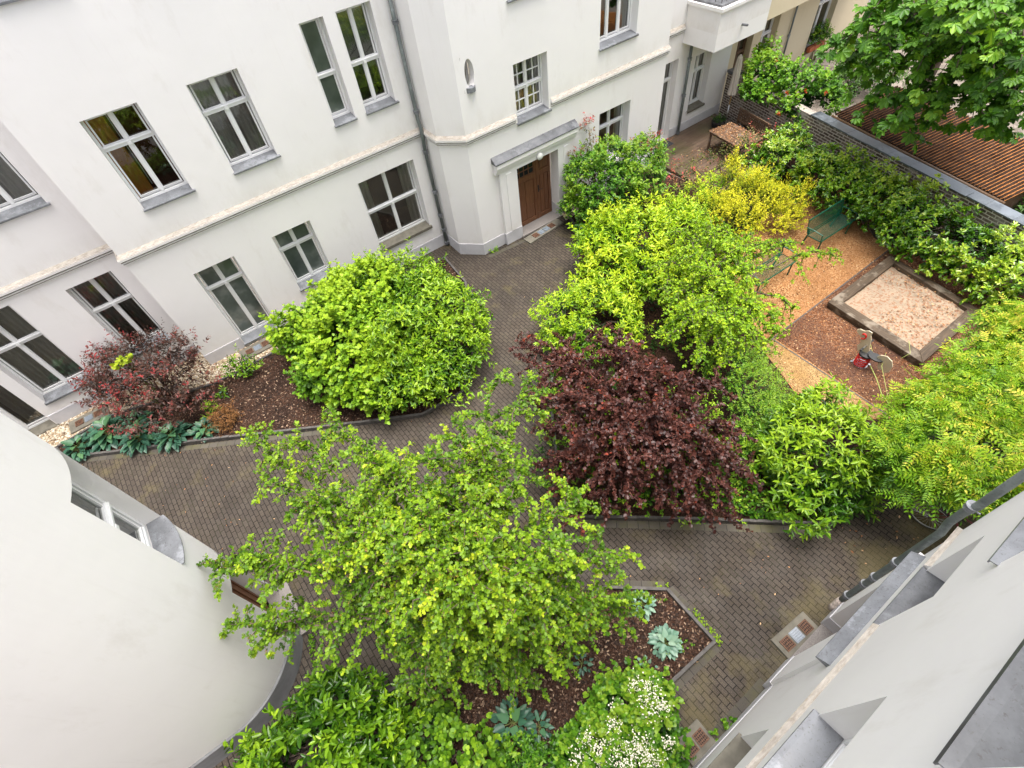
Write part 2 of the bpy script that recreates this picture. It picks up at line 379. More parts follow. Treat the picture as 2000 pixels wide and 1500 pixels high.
M['pit'] = simple('shaft_dark', (.012, .010, .009), .9)
M['glassblock'] = simple('prism_glass', (.19, .22, .255), .3, nscale=90, namt=.4, spec=.8)
M['bark'] = simple('grey_brown_bark', (.085, .062, .045), .9, nscale=14, namt=.4, bscale=30, bstr=.5)
M['bark_red'] = simple('reddish_twig', (.14, .05, .035), .8, nscale=14, namt=.3)
M['stem'] = simple('green_stem', (.16, .19, .05), .7)
M['pot'] = simple('terracotta', (.45, .13, .05), .7)
M['bamboo'] = simple('bamboo_pole', (.50, .30, .10), .45)
M['mat'] = simple('dark_doormat', (.03, .032, .036), .95, nscale=150, namt=.4)
M['iron_black'] = simple('black_ironwork', (.02, .02, .022), .5)
M['white_petal'] = simple('white_petals', (.70, .66, .52), .7)
M['lamp'] = simple('lamp_globe', (.70, .70, .66), .2)
M['yard'] = chips('yard_paving', [(.10, .085, .07), (.17, .14, .115), (.22, .19, .16), (.14, .12, .10)], 5)

def leaf_mat(name, stops, rough=.45, tl=.26, spread=.36, spec=.28, back=1.15):
    stops = [(p, (c[0]*k*1.08, c[1]*k, c[2]*k*.6) if c[1] > c[0] and c[1] > c[2] and c[2] < .6*c[1] else c) for p, c in stops for k in [.62 if p < .2 else (.86 if p < .55 else .98)]]  # low green stops darkened further: shade of undersides put into the leaf colour
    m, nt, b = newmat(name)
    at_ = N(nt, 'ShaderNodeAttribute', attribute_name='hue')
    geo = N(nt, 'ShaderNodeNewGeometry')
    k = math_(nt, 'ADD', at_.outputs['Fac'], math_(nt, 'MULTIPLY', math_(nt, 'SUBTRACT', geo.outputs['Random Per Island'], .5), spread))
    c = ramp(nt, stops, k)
    nt.links.new(c, b.inputs['Base Color']); b.inputs['Roughness'].default_value = rough; b.inputs['Specular IOR Level'].default_value = spec
    t = N(nt, 'ShaderNodeBsdfTranslucent')
    nt.links.new(mix(nt, 1., c, (back, back*.98, .55), 'MULTIPLY'), t.inputs[0])
    mx = N(nt, 'ShaderNodeMixShader'); mx.inputs[0].default_value = tl
    nt.links.new(b.outputs[0], mx.inputs[1]); nt.links.new(t.outputs[0], mx.inputs[2])
    nt.links.new(mx.outputs[0], nt.nodes['Material Output'].inputs['Surface']); return m
L_ = {}
L_['laurel'] = leaf_mat('laurel_leaf', [(.0, (.014, .055, .008)), (.45, (.045, .15, .012)), (.8, (.15, .30, .02)), (1., (.26, .42, .035))], .30)
L_['laurel_dark'] = leaf_mat('dark_laurel_leaf', [(.0, (.012, .05, .008)), (.45, (.036, .115, .010)), (.8, (.125, .27, .018)), (1., (.25, .42, .03))], .25)
L_['laurel_lime'] = leaf_mat('lime_laurel_leaf', [(.0, (.022, .085, .008)), (.4, (.10, .25, .012)), (.75, (.25, .43, .018)), (1., (.40, .53, .035))], .36)
L_['vine'] = leaf_mat('vine_leaf', [(.0, (.02, .075, .010)), (.45, (.085, .22, .015)), (.8, (.19, .36, .024)), (1., (.28, .44, .035))], .5)
L_['haw'] = leaf_mat('hawthorn_leaf', [(.0, (.016, .065, .010)), (.4, (.075, .185, .015)), (.75, (.21, .37, .024)), (1., (.40, .50, .04))], .45, .36)
L_['haw_yellow'] = leaf_mat('yellow_green_leaf', [(.0, (.025, .10, .010)), (.4, (.12, .28, .014)), (.75, (.27, .46, .02)), (1., (.44, .57, .04))], .5, .34)
L_['spirea'] = leaf_mat('golden_leaf', [(.0, (.05, .13, .010)), (.4, (.25, .33, .012)), (.75, (.47, .50, .014)), (1., (.66, .62, .03))], .55, .35)
L_['green'] = leaf_mat('mid_green_leaf', [(.0, (.012, .05, .010)), (.45, (.035, .13, .014)), (.8, (.10, .26, .024)), (1., (.20, .34, .04))], .38)
L_['hedge'] = leaf_mat('hedge_leaf', [(.0, (.018, .065, .010)), (.4, (.050, .175, .014)), (.75, (.155, .34, .022)), (1., (.34, .48, .06))], .26, .22, spec=.6)
L_['plum'] = leaf_mat('plum_leaf', [(.0, (.018, .007, .007)), (.45, (.045, .016, .013)), (.8, (.10, .032, .022)), (.97, (.24, .04, .02))], .38, .22, back=1.5)
L_['plum_brown'] = leaf_mat('copper_leaf', [(.0, (.018, .010, .007)), (.45, (.050, .024, .017)), (.75, (.10, .046, .032)), (.97, (.22, .022, .025)), (1., (.28, .03, .03))], .42, .2, spec=.3, back=1.4)
L_['lime'] = leaf_mat('lime_shoot_leaf', [(0, (.2, .34, .02)), (1, (.36, .48, .04))], .5)
L_['nandina'] = leaf_mat('bronze_leaf', [(.0, (.04, .09, .02)), (.35, (.12, .16, .04)), (.6, (.20, .16, .07)), (.8, (.30, .10, .06)), (1., (.46, .07, .07))], .45)
L_['wisteria'] = leaf_mat('wisteria_leaf', [(.0, (.022, .085, .012)), (.4, (.075, .22, .016)), (.75, (.19, .37, .024)), (.96, (.32, .45, .035)), (1., (.52, .48, .05))], .42, .34)
L_['chestnut'] = leaf_mat('chestnut_leaf', [(.0, (.016, .065, .012)), (.45, (.050, .165, .020)), (.8, (.12, .29, .032)), (1., (.22, .40, .05))], .42, .32)
L_['rose'] = leaf_mat('rose_leaf', [(.0, (.016, .065, .012)), (.45, (.05, .17, .018)), (.85, (.13, .31, .03)), (1., (.2, .36, .04))], .4)
L_['hosta'] = leaf_mat('blue_hosta_leaf', [(.0, (.018, .065, .040)), (.5, (.040, .12, .072)), (1., (.085, .21, .115))], .42, .15, spec=.5)
L_['hosta_pale'] = leaf_mat('pale_hosta_leaf', [(.0, (.06, .14, .095)), (.5, (.13, .25, .17)), (1., (.30, .42, .30))], .42, .15, spec=.5)
L_['cover'] = leaf_mat('ground_cover_leaf', [(.0, (.012, .06, .010)), (.45, (.045, .16, .014)), (.85, (.14, .31, .022)), (1., (.26, .42, .04))], .42)
L_['heather'] = leaf_mat('heather_leaf', [(.0, (.05, .028, .012)), (.5, (.15, .075, .022)), (1., (.28, .13, .045))], .7)
L_['dark'] = leaf_mat('dark_green_leaf', [(.0, (.008, .028, .008)), (.5, (.022, .07, .014)), (1., (.06, .15, .025))], .4)  # dark green foliage for low cover, planter and the dark bushes
L_['flower_red'] = leaf_mat('orange_red_petal', [(.0, (.30, .05, .015)), (1., (.52, .11, .03))], .6)
L_['seed'] = leaf_mat('rusty_seed_cluster', [(.0, (.22, .10, .03)), (1., (.42, .20, .07))], .7)

# ------------------------------------------------------------------ leaves
def tpl_fold(outline, fold=.22, droop=.12):
    """one leaf from half its outline: two folded halves along a drooping midrib"""
    up = list(outline); n = len(up)
    V = [(x, y, fold*abs(y)-droop*x*x) for x, y in up]
    W = [(x, -y, fold*abs(y)-droop*x*x) for x, y in up[1:-1]]
    verts = V+W
    f1 = list(range(n)); f2 = [0]+[n-1]+[n+i for i in range(n-3, -1, -1)]
    return np.array(verts), [f1[::-1], f2[::-1]]
T = {}
T['kite'] = tpl_fold([(0, 0), (.45, .27), (1, 0)], .25, .10)
T['oval'] = tpl_fold([(0, 0), (.22, .19), (.55, .25), (.85, .13), (1, 0)], .30, .16)
T['oblong'] = tpl_fold([(0, 0), (.22, .145), (.58, .185), (.87, .10), (1, 0)], .32, .16)
T['narrow'] = tpl_fold([(0, 0), (.3, .13), (.65, .13), (1, 0)], .35, .15)
T['round'] = tpl_fold([(0, 0), (.12, .36), (.5, .48), (.85, .28), (1, 0)], .2, .12)
T['lobed'] = tpl_fold([(0, 0), (.12, .30), (.30, .20), (.52, .47), (.66, .22), (.86, .26), (1, 0)], .25, .12)
T['vine'] = tpl_fold([(0, 0), (-.12, .34), (.20, .34), (.36, .58), (.58, .32), (.80, .34), (1, 0)], .22, .15)
def tpl_palmate():
    vs, fs = [], []
    for k, (ang, ln) in enumerate([(-118, .55), (-72, .82), (-34, 1.0), (0, 1.06), (34, 1.0), (72, .82), (118, .55)]):
        v, f = tpl_fold([(0, 0), (.35, .12), (.68, .25), (.88, .17), (1, 0)], .35, .28)
        v = v*ln*.5; a = math.radians(ang); ca, sa = math.cos(a), math.sin(a)
        w = np.stack([.12+v[:, 0]*ca-v[:, 1]*sa, v[:, 0]*sa+v[:, 1]*ca, v[:, 2]], 1); b = len(vs)
        vs += [tuple(q) for q in w]; fs += [[b+i for i in q] for q in f]
    return np.array(vs), fs
T['palmate'] = tpl_palmate()
def tpl_pinnate(n=6, ll=.27):
    vs, fs = [], []
    for k in range(n):
        t = .14+.78*k/(n-1)
        for s in (-1, 1) if k < n-1 else (0,):
            v, f = tpl_fold([(0, 0), (.4, .19), (1, 0)], .3, .2)
            v = v*ll*(1.05-.25*abs(t-.5)); a = math.radians(62*s); ca, sa = math.cos(a), math.sin(a)
            w = np.stack([t+v[:, 0]*ca-v[:, 1]*sa, v[:, 0]*sa+v[:, 1]*ca, v[:, 2]-.30*t*t], 1); b = len(vs)
            vs += [tuple(q) for q in w]; fs += [[b+i for i in q] for q in f]
    b = len(vs); vs += [(0, -.006, .002), (.55, -.006, -.09), (.95, 0, -.27), (.55, .006, -.09), (0, .006, .002)]; fs += [[b, b+1, b+2, b+3, b+4]]
    return np.array(vs), fs
T['pinnate'] = tpl_pinnate()
def unit(a): return a/(np.linalg.norm(a, axis=-1, keepdims=True)+1e-9)
def leaf_mesh(name, P, A, Nn, S, hue, tpl, mat, parent=None):
    """many leaves of one crown as one mesh: base points P, growth axes A, face normals Nn, sizes S"""
    V0, F0 = T[tpl]; n = len(P); nv = len(V0)
    A = unit(A); Nn = unit(Nn-A*np.sum(Nn*A, 1, keepdims=True)); B = np.cross(Nn, A)
    co = (P[:, None, :]+S[:, None, None]*(V0[None, :, 0:1]*A[:, None, :]+V0[None, :, 1:2]*B[:, None, :]+V0[None, :, 2:3]*Nn[:, None, :])).reshape(-1, 3)
    sizes = np.array([len(f) for f in F0]); flat = np.concatenate([np.array(f) for f in F0])
    loops = (flat[None, :]+(np.arange(n)*nv)[:, None]).ravel()
    tot = np.tile(sizes, n); start = np.concatenate([[0], np.cumsum(tot)[:-1]])
    me = bpy.data.meshes.new(name)
    me.vertices.add(len(co)); me.vertices.foreach_set('co', co.astype(np.float32).ravel())
    me.loops.add(len(loops)); me.loops.foreach_set('vertex_index', loops.astype(np.int32))
    me.polygons.add(len(tot)); me.polygons.foreach_set('loop_start', start.astype(np.int32))
    a = me.attributes.new('hue', 'FLOAT', 'POINT'); a.data.foreach_set('value', np.repeat(np.clip(hue, 0, 1), nv).astype(np.float32))
    me.materials.append(mat); me.update(calc_edges=True); me.validate()
    o = bpy.data.objects.new(name, me); C.objects.link(o)
    if parent: o.parent = parent
    return o
def sinnoise(P, rng, f, n=6):
    out = np.zeros(len(P))
    for _ in range(n):
        k = rng.normal(size=3); k = k/np.linalg.norm(k)*f*rng.uniform(.6, 1.5); out += np.sin(P@k+rng.uniform(0, 6.28))
    return out/math.sqrt(n)
def shoots_to_leaves(name, P, D, ln, K, L, tpl, mat, parent, rng, hue, droop=.15, flat=.8, spread=.8, tipyellow=.25, back=.35):
    S = len(P); D = unit(D)
    ref = np.where(np.abs(D[:, 2:3]) < .9, np.array([[0, 0, 1.]]), np.array([[1., 0, 0]]))
    e1 = unit(np.cross(D, ref)); e2 = np.cross(D, e1)
    t = (np.arange(K)+.5)/K; t = t[None, :]+rng.uniform(-.3, .3, (S, K))/K
    ang = np.arange(K)[None, :]*2.4+rng.uniform(0, 6.28, (S, 1))+rng.normal(0, .3, (S, K))
    rad = np.cos(ang)[..., None]*e1[:, None, :]+np.sin(ang)[..., None]*e2[:, None, :]
    ln = np.broadcast_to(np.asarray(ln, float).reshape(-1, 1), (S, 1))
    pos_ = P[:, None, :]+D[:, None, :]*(ln*(t-back))[..., None]
    ax = rad*spread+D[:, None, :]*(.25+.75*t)[..., None]+rng.normal(0, .22, (S, K, 3)); ax[..., 2] -= droop
    nr = np.array([0, 0, 1.])*flat+D[:, None, :]*.55+rng.normal(0, .33, (S, K, 3))
    sz = L*rng.uniform(.55, 1.2, (S, K))*(1.05-.35*t*(t > .75))
    h = hue[:, None]+tipyellow*(t-.45)+rng.normal(0, .04, (S, K))
    return leaf_mesh(name, pos_.reshape(-1, 3), ax.reshape(-1, 3), nr.reshape(-1, 3), sz.ravel(), h.ravel(), tpl, mat, parent)
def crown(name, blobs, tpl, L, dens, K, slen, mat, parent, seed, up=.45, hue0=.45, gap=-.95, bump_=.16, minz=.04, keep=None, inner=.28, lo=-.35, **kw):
    """shoots spread through the outer shell of a lumpy union of ellipsoids (blobs are x, y, z, r, rz)"""
    rng = np.random.default_rng(seed); PP, DD, HH = [], [], []
    B = np.array(blobs, float); nz = sinnoise
    for i, (cx, cy, cz, r, rz) in enumerate(B):
        n = int(dens*4*math.pi*r*(r+2*rz)/3*.75)
        d = unit(rng.normal(size=(n*2, 3))); d = d[d[:, 2] > lo][:n]
        rr = np.where(rng.random(len(d)) < inner, rng.uniform(.35, .85, len(d)), rng.uniform(.84, 1.0, len(d)))
        rr = rr*(1+bump_*nz(d*np.array([r, r, rz]), np.random.default_rng(seed*31+i), 3.2/max(r, .3)*1.2))
        rr = rr+np.where(rng.random(len(d)) < .12, rng.uniform(.06, .34, len(d)), 0)/max(r, .35)*.8
        p = np.array([cx, cy, cz])+d*np.array([r, r, rz])*rr[:, None]
        ok = p[:, 2] > minz
        for j, (qx, qy, qz, q, qr) in enumerate(B):
            if j != i: ok &= (np.sum(((p-np.array([qx, qy, qz]))/np.array([q, q, qr]))**2, 1) > .50)
        if keep is not None: ok &= keep(p)
        p, d, rr = p[ok], d[ok], rr[ok]
        PP.append(p); DD.append(d); HH.append(np.clip((rr-.8)*1.1, -.4, .25)+.20*d[:, 2])  # inner and lower shoots fall to the shade-darkened stops, outer new growth lighter
    P = np.concatenate(PP); D = np.concatenate(DD); H = np.concatenate(HH)
    g = sinnoise(P, np.random.default_rng(seed+5), 5.5)
    k = g > gap; P, D, H, g = P[k], D[k], H[k], g[k]
    D = unit(D*.75+np.array([0, 0, 1.])*up+rng.normal(0, .32, D.shape))
    cl = sinnoise(P, np.random.default_rng(seed+9), 2.6)
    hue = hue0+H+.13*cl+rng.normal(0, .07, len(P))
    ln = slen*rng.uniform(.6, 1.4, len(P))
    return shoots_to_leaves(name, P, D, ln, K, L, tpl, mat, parent, rng, hue, **kw)
def stems(parent, base, tips, r, mat, seed, name='stems', wob=.12):
    rng = np.random.default_rng(seed); mb = MB()
    for t in tips:
        b0 = np.array(base, float)+np.array([rng.uniform(-.12, .12), rng.uniform(-.12, .12), 0]); t = np.array(t, float)
        pts = [b0+(t-b0)*s+np.array([rng.normal(0, wob), rng.normal(0, wob), .25*math.sin(math.pi*s)])*(math.sin(math.pi*s)) for s in np.linspace(0, 1, 6)]
        mb.tube(pts, [r*(1-.75*s) for s in np.linspace(0, 1, 6)], 6)
    return mb.build(name, mat, parent, smooth=True, recalc=False)
def px(*bl):
    """blobs given by where they show in the photograph, at their own real height"""
    return [(*at(x, y, z)[:2], z, r, rz) for x, y, z, r, rz in bl]
def shrub(name, label, cat, blobs, tpl, L, dens, K, slen, mat, seed, stem=None, part='foliage', group=None, **kw):
    b = blobs[0]; base = (float(np.mean([q[0] for q in blobs])), float(np.mean([q[1] for q in blobs])), 0)
    root = empty(name, label, cat, base, group=group)
    loc = [(q[0]-base[0], q[1]-base[1], *q[2:]) for q in blobs]
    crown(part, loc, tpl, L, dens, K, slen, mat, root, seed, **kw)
    if stem is not False:
        stems(root, (0, 0, 0), [(q[0], q[1], q[2]+q[4]*.3) for q in loc]*2, .022, stem or M['bark'], seed)
    return root

# ------------------------------------------------------------------ walls, windows, mouldings
def wall_panel(mb, P, u0, u1, z0, z1, ops=(), m=0):
    us = sorted({u0, u1, *[o[0] for o in ops], *[o[1] for o in ops]}); zs = sorted({z0, z1, *[o[2] for o in ops], *[o[3] for o in ops]})
    us = [u for u in us if u0 <= u <= u1]; zs = [z for z in zs if z0 <= z <= z1]
    for a, c in zip(us, us[1:]):
        for e, g in zip(zs, zs[1:]):
            mu, mz = (a+c)/2, (e+g)/2
            if any(o[0] < mu < o[1] and o[2] < mz < o[3] for o in ops): continue
            mb.quad(P.pt(a, e), P.pt(c, e), P.pt(c, g), P.pt(a, g), m)
    for o in ops:
        if len(o) > 4 and o[4] <= 0: continue
        a, c, e, g, d = o[:5]; e2 = max(e, z0); g2 = min(g, z1)
        mb.quad(P.pt(a, e2), P.pt(a, g2), P.pt(a, g2, -d), P.pt(a, e2, -d), m)
        mb.quad(P.pt(c, e2), P.pt(c, e2, -d), P.pt(c, g2, -d), P.pt(c, g2), m)
        if g <= z1: mb.quad(P.pt(a, g), P.pt(c, g), P.pt(c, g, -d), P.pt(a, g, -d), m)
        if e >= z0: mb.quad(P.pt(a, e), P.pt(a, e, -d), P.pt(c, e, -d), P.pt(c, e), m)
def sweep(mb, path, prof, m=0, caps=True):
    """a moulding: profile points (outward, z) carried along a plan path, outward lying to the right of travel"""
    p = [np.array(q, float) for q in path]; n = len(p); rows = []
    dirs = [unit(p[i+1]-p[i]) for i in range(n-1)]; nor = [np.array([d[1], -d[0]]) for d in dirs]
    for i in range(n):
        if i == 0: k = nor[0]
        elif i == n-1: k = nor[-1]
        else: k = (nor[i-1]+nor[i])/(1+nor[i-1]@nor[i])
        rows.append([(*(p[i]+k*d), z) for d, z in prof])
    for i in range(n-1):
        for j in range(len(prof)-1):
            mb.quad(rows[i][j], rows[i+1][j], rows[i+1][j+1], rows[i][j+1], m)
    if caps:
        mb.add(rows[0], [tuple(range(len(prof)))], m); mb.add(rows[-1], [tuple(range(len(prof)))], m)
CORN = [(0, 3.595), (.030, 3.595), (.030, 3.622), (-.02, 3.624), (-.02, 3.656), (.050, 3.658), (.050, 3.684), (.0, 3.686), (.0, 3.716), (.072, 3.718), (.072, 3.775), (.060, 3.783), (.060, 3.795), (.0, 3.865)]
PLI = [(.012, -.05), (.012, .40), (0, .41)]
def curtain(P, u0, u1, z0, z1, d, mat, parent, folds=9, amp=.025, name='curtain'):
    mb = MB(); k = folds*6
    for i in range(k):
        a, c = u0+(u1-u0)*i/k, u0+(u1-u0)*(i+1)/k
        f = lambda t: d+amp*math.sin(t*folds*2*math.pi)+amp*.4*math.sin(t*folds*4.7+1)
        mb.quad(P.pt(a, z0, f(i/k)), P.pt(c, z0, f((i+1)/k)), P.pt(c, z1, f((i+1)/k)), P.pt(a, z1, f(i/k)))
    return mb.build(name, mat, parent, smooth=True, recalc=False)
def window(bld, P, u0, u1, z0, z1, dep=.25, cols=2, rows=(.64,), bars=None, glass=None, fmat=None, sill='zinc', inside='dark', label=None,
           sillz=.040, sillout=.055, sillw=None, name='window', room=None, fw=.05):
    fm = fmat or M['frame']; mb = MB(); zb = z0+(.045 if sill else 0)
    d1, d0 = -dep, -dep-.075
    mb.obox(P, (u0, d0, zb), (u0+fw, d1, z1)); mb.obox(P, (u1-fw, d0, zb), (u1, d1, z1))
    mb.obox(P, (u0+fw, d0, z1-fw), (u1-fw, d1, z1)); mb.obox(P, (u0+fw, d0, zb), (u1-fw, d1, zb+fw*1.25))
    ue = [u0+fw+(u1-u0-2*fw)*i/cols for i in range(cols+1)]; ze = [zb+fw*1.25]+[zb+(z1-zb)*r for r in rows]+[z1-fw]
    for u in ue[1:-1]: mb.obox(P, (u-.035, d0, zb+fw*1.25), (u+.035, d1+.006, z1-fw))
    for z in ze[1:-1]:
        mb.obox(P, (u0+fw, d0, z-.05), (u1-fw, d1+.016, z+.05)); mb.obox(P, (u0+fw, d1+.016, z+.012), (u1-fw, d1+.038, z+.042))
    s = .036
    for i in range(cols):
        for j in range(len(ze)-1):
            a, c, e, g = ue[i]+.02, ue[i+1]-.02, ze[j]+.02, ze[j+1]-.02
            da, db = d0+.01, d1-.014
            mb.obox(P, (a, da, e), (a+s, db, g)); mb.obox(P, (c-s, da, e), (c, db, g)); mb.obox(P, (a+s, da, g-s), (c-s, db, g)); mb.obox(P, (a+s, da, e), (c-s, db, e+s*1.15))
            mb.obox(P, (a+s, db-.005, e+s*1.15), (c-s, db+.012, e+s*1.15+.014))
            if bars:
                for k in range(1, bars[0]): x = a+(c-a)*k/bars[0]; mb.obox(P, (x-.014, da+.014, e+s), (x+.014, db-.004, g-s))
                for k in range(1, bars[1]): z = e+(g-e)*k/bars[1]; mb.obox(P, (a+s, da+.012, z-.014), (c-s, db-.006, z+.014))
    for i in range(1, cols):
        if len(ze) > 2: q = ze[1]; mb.obox(P, (ue[i]-.04, d1+.016, q-.055), (ue[i]+.04, d1+.046, q+.012))
    w = mb.build(name, fm, bld, bevel=.006, world=True)
    if label: w['label'] = label
    gm = MB(); dg = d0+.03
    for i in range(cols):
        for j in range(len(ze)-1):
            a, c, e, g = ue[i]+.02+s, ue[i+1]-.02-s, ze[j]+.02+s, ze[j+1]-.02-s
            if bars and glass is None:                       # small lights, each pane seated a hair differently
                for k in range(bars[0]):
                    for l in range(bars[1]):
                        x0, x1 = a+(c-a)*k/bars[0], a+(c-a)*(k+1)/bars[0]; y0, y1 = e+(g-e)*l/bars[1], e+(g-e)*(l+1)/bars[1]
                        q = random.uniform(-.003, .003); gm.quad(P.pt(x0, y0, dg+q), P.pt(x1, y0, dg-q), P.pt(x1, y1, dg-q), P.pt(x0, y1, dg+q))
            else:
                q = random.uniform(-.004, .004); gm.quad(P.pt(a-.005, e-.005, dg+q), P.pt(c+.005, e-.005, dg-q), P.pt(c+.005, g+.005, dg-q), P.pt(a-.005, g+.005, dg+q))
    gm.build('pane', glass or M['glass'], w, recalc=False)
    if glass is None:
        rm = MB(); r0, r1 = d0-.005, d0-1.3
        A = [P.pt(u, z, d) for (u, z, d) in [(u0-.3, zb-.1, r0), (u1+.3, zb-.1, r0), (u1+.3, z1+.2, r0), (u0-.3, z1+.2, r0), (u0-.3, zb-.1, r1), (u1+.3, zb-.1, r1), (u1+.3, z1+.2, r1), (u0-.3, z1+.2, r1)]]
        rm.add(A, [(4, 5, 6, 7), (0, 1, 5, 4), (3, 2, 6, 7), (0, 3, 7, 4), (1, 2, 6, 5)])
        rm.build('room_interior', room or M['room'], w, recalc=False)
    W = u1-u0
    if inside == 'curtains':
        curtain(P, u0+.02, u0+W*.49, zb, z1, d0-.10, M['curtain'], w, 5); curtain(P, u0+W*.51, u1-.02, zb, z1, d0-.10, M['curtain'], w, 5)
    elif inside == 'dark_curtains':
        curtain(P, u0+.02, u0+W*.40, zb, z1, d0-.10, M['curtain_dark'], w, 4); curtain(P, u0+W*.58, u1-.02, zb, z1, d0-.10, M['curtain_dark'], w, 4)
    elif inside == 'orange':
        curtain(P, u0+.04, u0+W*.36, zb, z1, d0-.12, M['curtain_orange_lit'], w, 3, .012)
        k = MB(); k.tube([P.pt(u0+W*.42, z1-.1, d0-.12), P.pt(u0+W*.40, zb+.2, d0-.12)], .012, 6); k.build('cord', M['frame'], w)
    elif inside == 'blind':
        k = MB(); k.quad(P.pt(u0+.05, zb+(z1-zb)*.36, d0-.04), P.pt(u1-.05, zb+(z1-zb)*.36, d0-.04), P.pt(u1-.05, z1-.04, d0-.04), P.pt(u0+.05, z1-.04, d0-.04)); k.build('blind', M['blind'], w, recalc=False)
    elif inside == 'side_curtains':
        curtain(P, u0+.02, u0+W*.22, zb, z1, d0-.10, M['curtain'], w, 3); curtain(P, u0+W*.78, u1-.02, zb, z1, d0-.10, M['curtain'], w, 3)
    if sill:
        a, c = (sillw or (u0-.03, u1+.05)); k = MB()
        zz = z0; prof = [(-dep+.004, zz+.050), (-dep+.004, zz+.056), (0, zz+.010), (sillout, zz-.004), (sillout, zz-sillz), (sillout-.01, zz-sillz), (sillout-.01, zz-.014), (.003, zz-.004), (.003, zz+.004)]
        L = [P.pt(a if d > 0 else max(a, u0+.001), z, d) for d, z in prof]; R = [P.pt(c if d > 0 else min(c, u1-.001), z, d) for d, z in prof]; n = len(prof)
        k.add(L+R, [(i, (i+1) % n, n+(i+1) % n, n+i) for i in range(n)]+[tuple(range(n)), tuple(range(n, 2*n))])
        if sill.startswith('zinc'):
            for q in (u0+.012, u1-.012): k.add([P.pt(q-.007, z0+.062, -dep+.01), P.pt(q+.007, z0+.062, -dep+.01), P.pt(q+.007, z0+.022, -.003), P.pt(q-.007, z0+.022, -.003)], [(0, 1, 2, 3)])
        k.build('sill', M[sill], w)
    return w
def downpipe(bld, pts, r=.05, collars=(), wall_dir=(0, 1, 0), name='downpipe'):
    mb = MB(); mb.tube(pts, r, 14); o = mb.build(name, M['pipe'], bld, smooth=True, recalc=False, world=True)
    wd = np.array(wall_dir, float)
    for c in collars:
        c = np.array(c, float); cm = MB()
        cm.tube([c-np.array([0, 0, .03]), c+np.array([0, 0, .03])], r*1.36, 14); cm.tube([c+np.array([0, 0, .045]), c+np.array([0, 0, .062])], r*1.5, 14)
        cm.tube([c, c+wd*.11], .012, 6); cm.tube([c+np.array([.05, 0, 0]), c+np.array([.085, 0, 0])], .012, 6)
        cm.build('pipe_bracket', M['zinc'], o, recalc=False)
    return o

# ================================================================== THE SETTING
def sheet(name, poly, z, mat, hole=None):
    mb = MB(); mb.add([(x, y, z) for x, y in poly], [tuple(range(len(poly)))]); o = mb.build(name, mat, recalc=False); return tag(o, kind='structure')
g = MB(); g.quad((-90, -90, -.03), (120, -90, -.03), (120, 120, -.03), (-90, 120, -.03)); tag(g.build('ground', M['yard'], recalc=False), kind='structure')
sheet('courtyard_paving', [(-14, -4), (11.5, -4), (11.5, 13.2), (-14, 14.4)], 0, M['paver'])
BED_L = [(-6.15, 13.10), (-6.02, 12.60), (-5.04, 11.97), (-3.98, 11.33), (-2.39, 10.34), (-.41, 9.07), (.35, 8.58), (1.75, 7.72), (2.95, 7.65), (3.9, 8.6), (5.3, 11.1), (5.45, 12.6), (-.45, 12.42), (-1.6, 12.40), (-2.2, 12.42), (-4.80, 13.24)]
BED_C = [(2.75, 3.48), (3.96, 2.45), (5.16, 1.42), (6.75, .03), (8.6, -.06), (16.9, -.06), (18.4, 6.5), (18.5, 9.2), (14.1, 9.6), (13.9, 11.75), (9.85, 11.70), (9.5, 10.8), (8.2, 9.2), (7.0, 8.35), (4.6, 6.2)]
BED_F = [(-2.45, 3.02), (-1.42, 2.86), (.8, 2.55), (2.47, 1.85), (3.32, 1.13), (3.31, 0.0), (2.0, .03), (1.60, -.42), (-3.2, -.42), (-2.95, 1.6)]
sheet('planting_soil', BED_L, .05, M['soil']); sheet('planting_soil', BED_C, .05, M['soil']); sheet('planting_soil', BED_F, .05, M['soil'])
PLAY = [(9.0, 2.4), (9.6, .9), (10.6, .25), (16.3, .25), (17.3, 6.2), (15.8, 7.3), (12.5, 7.0), (10.4, 5.6)]
sheet('playground_ground', PLAY, .058, M['play'])
sheet('playground_ground', [(10.0, .35), (15.9, .35), (16.3, 3.775), (10.1, 3.775)], .064, M['play_dark'])
sheet('playground_ground', [(9.05, 2.4), (9.62, .95), (9.97, .6), (10.06, 3.77), (9.6, 3.9)], .066, M['play_tan'])
k = MB()
for a, c in (((9.9, 3.79), (16.2, 3.79)), ((10.02, 3.77), (9.96, .4))):
    a, c = np.array(a), np.array(c); d = unit(c-a); q = np.array([-d[1], d[0]])*.016
    k.prism([tuple(a+q), tuple(c+q), tuple(c-q), tuple(a-q)], .03, .074)
tag(k.build('ground_edging', M['kerb']), kind='structure')
sheet('gravel_strip', [(-6.75, 13.95), (-6.15, 13.02), (-4.82, 13.16), (-2.26, 12.36), (-1.60, 12.32), (-.3, 12.36), (2.5, 12.4), (2.5, 13.24), (-2.04, 13.24), (-2.04, 13.96)], .030, M['gravel'])
sheet('gravel_strip', [(9.55, 11.40), (10.3, 11.45), (10.3, 11.86), (9.72, 11.86)], .056, M['gravel'])
def edging(path, w=.06, h=.13, name='bed_edging'):
    mb = MB()
    for (a, c) in zip(path, path[1:]):
        a, c = np.array(a, float), np.array(c, float); d = unit(c-a); q = np.array([-d[1], d[0]])*w/2
        n = max(1, int(np.linalg.norm(c-a)/1.2))
        for i in range(n):
            p0 = a+(c-a)*i/n+(d*.004 if i else 0); p1 = a+(c-a)*(i+1)/n
            mb.prism([tuple(p0+q), tuple(p1+q), tuple(p1-q), tuple(p0-q)], 0, h+random.uniform(-.012, .012))
    return tag(mb.build(name, M['kerb'], bevel=.006), kind='structure')
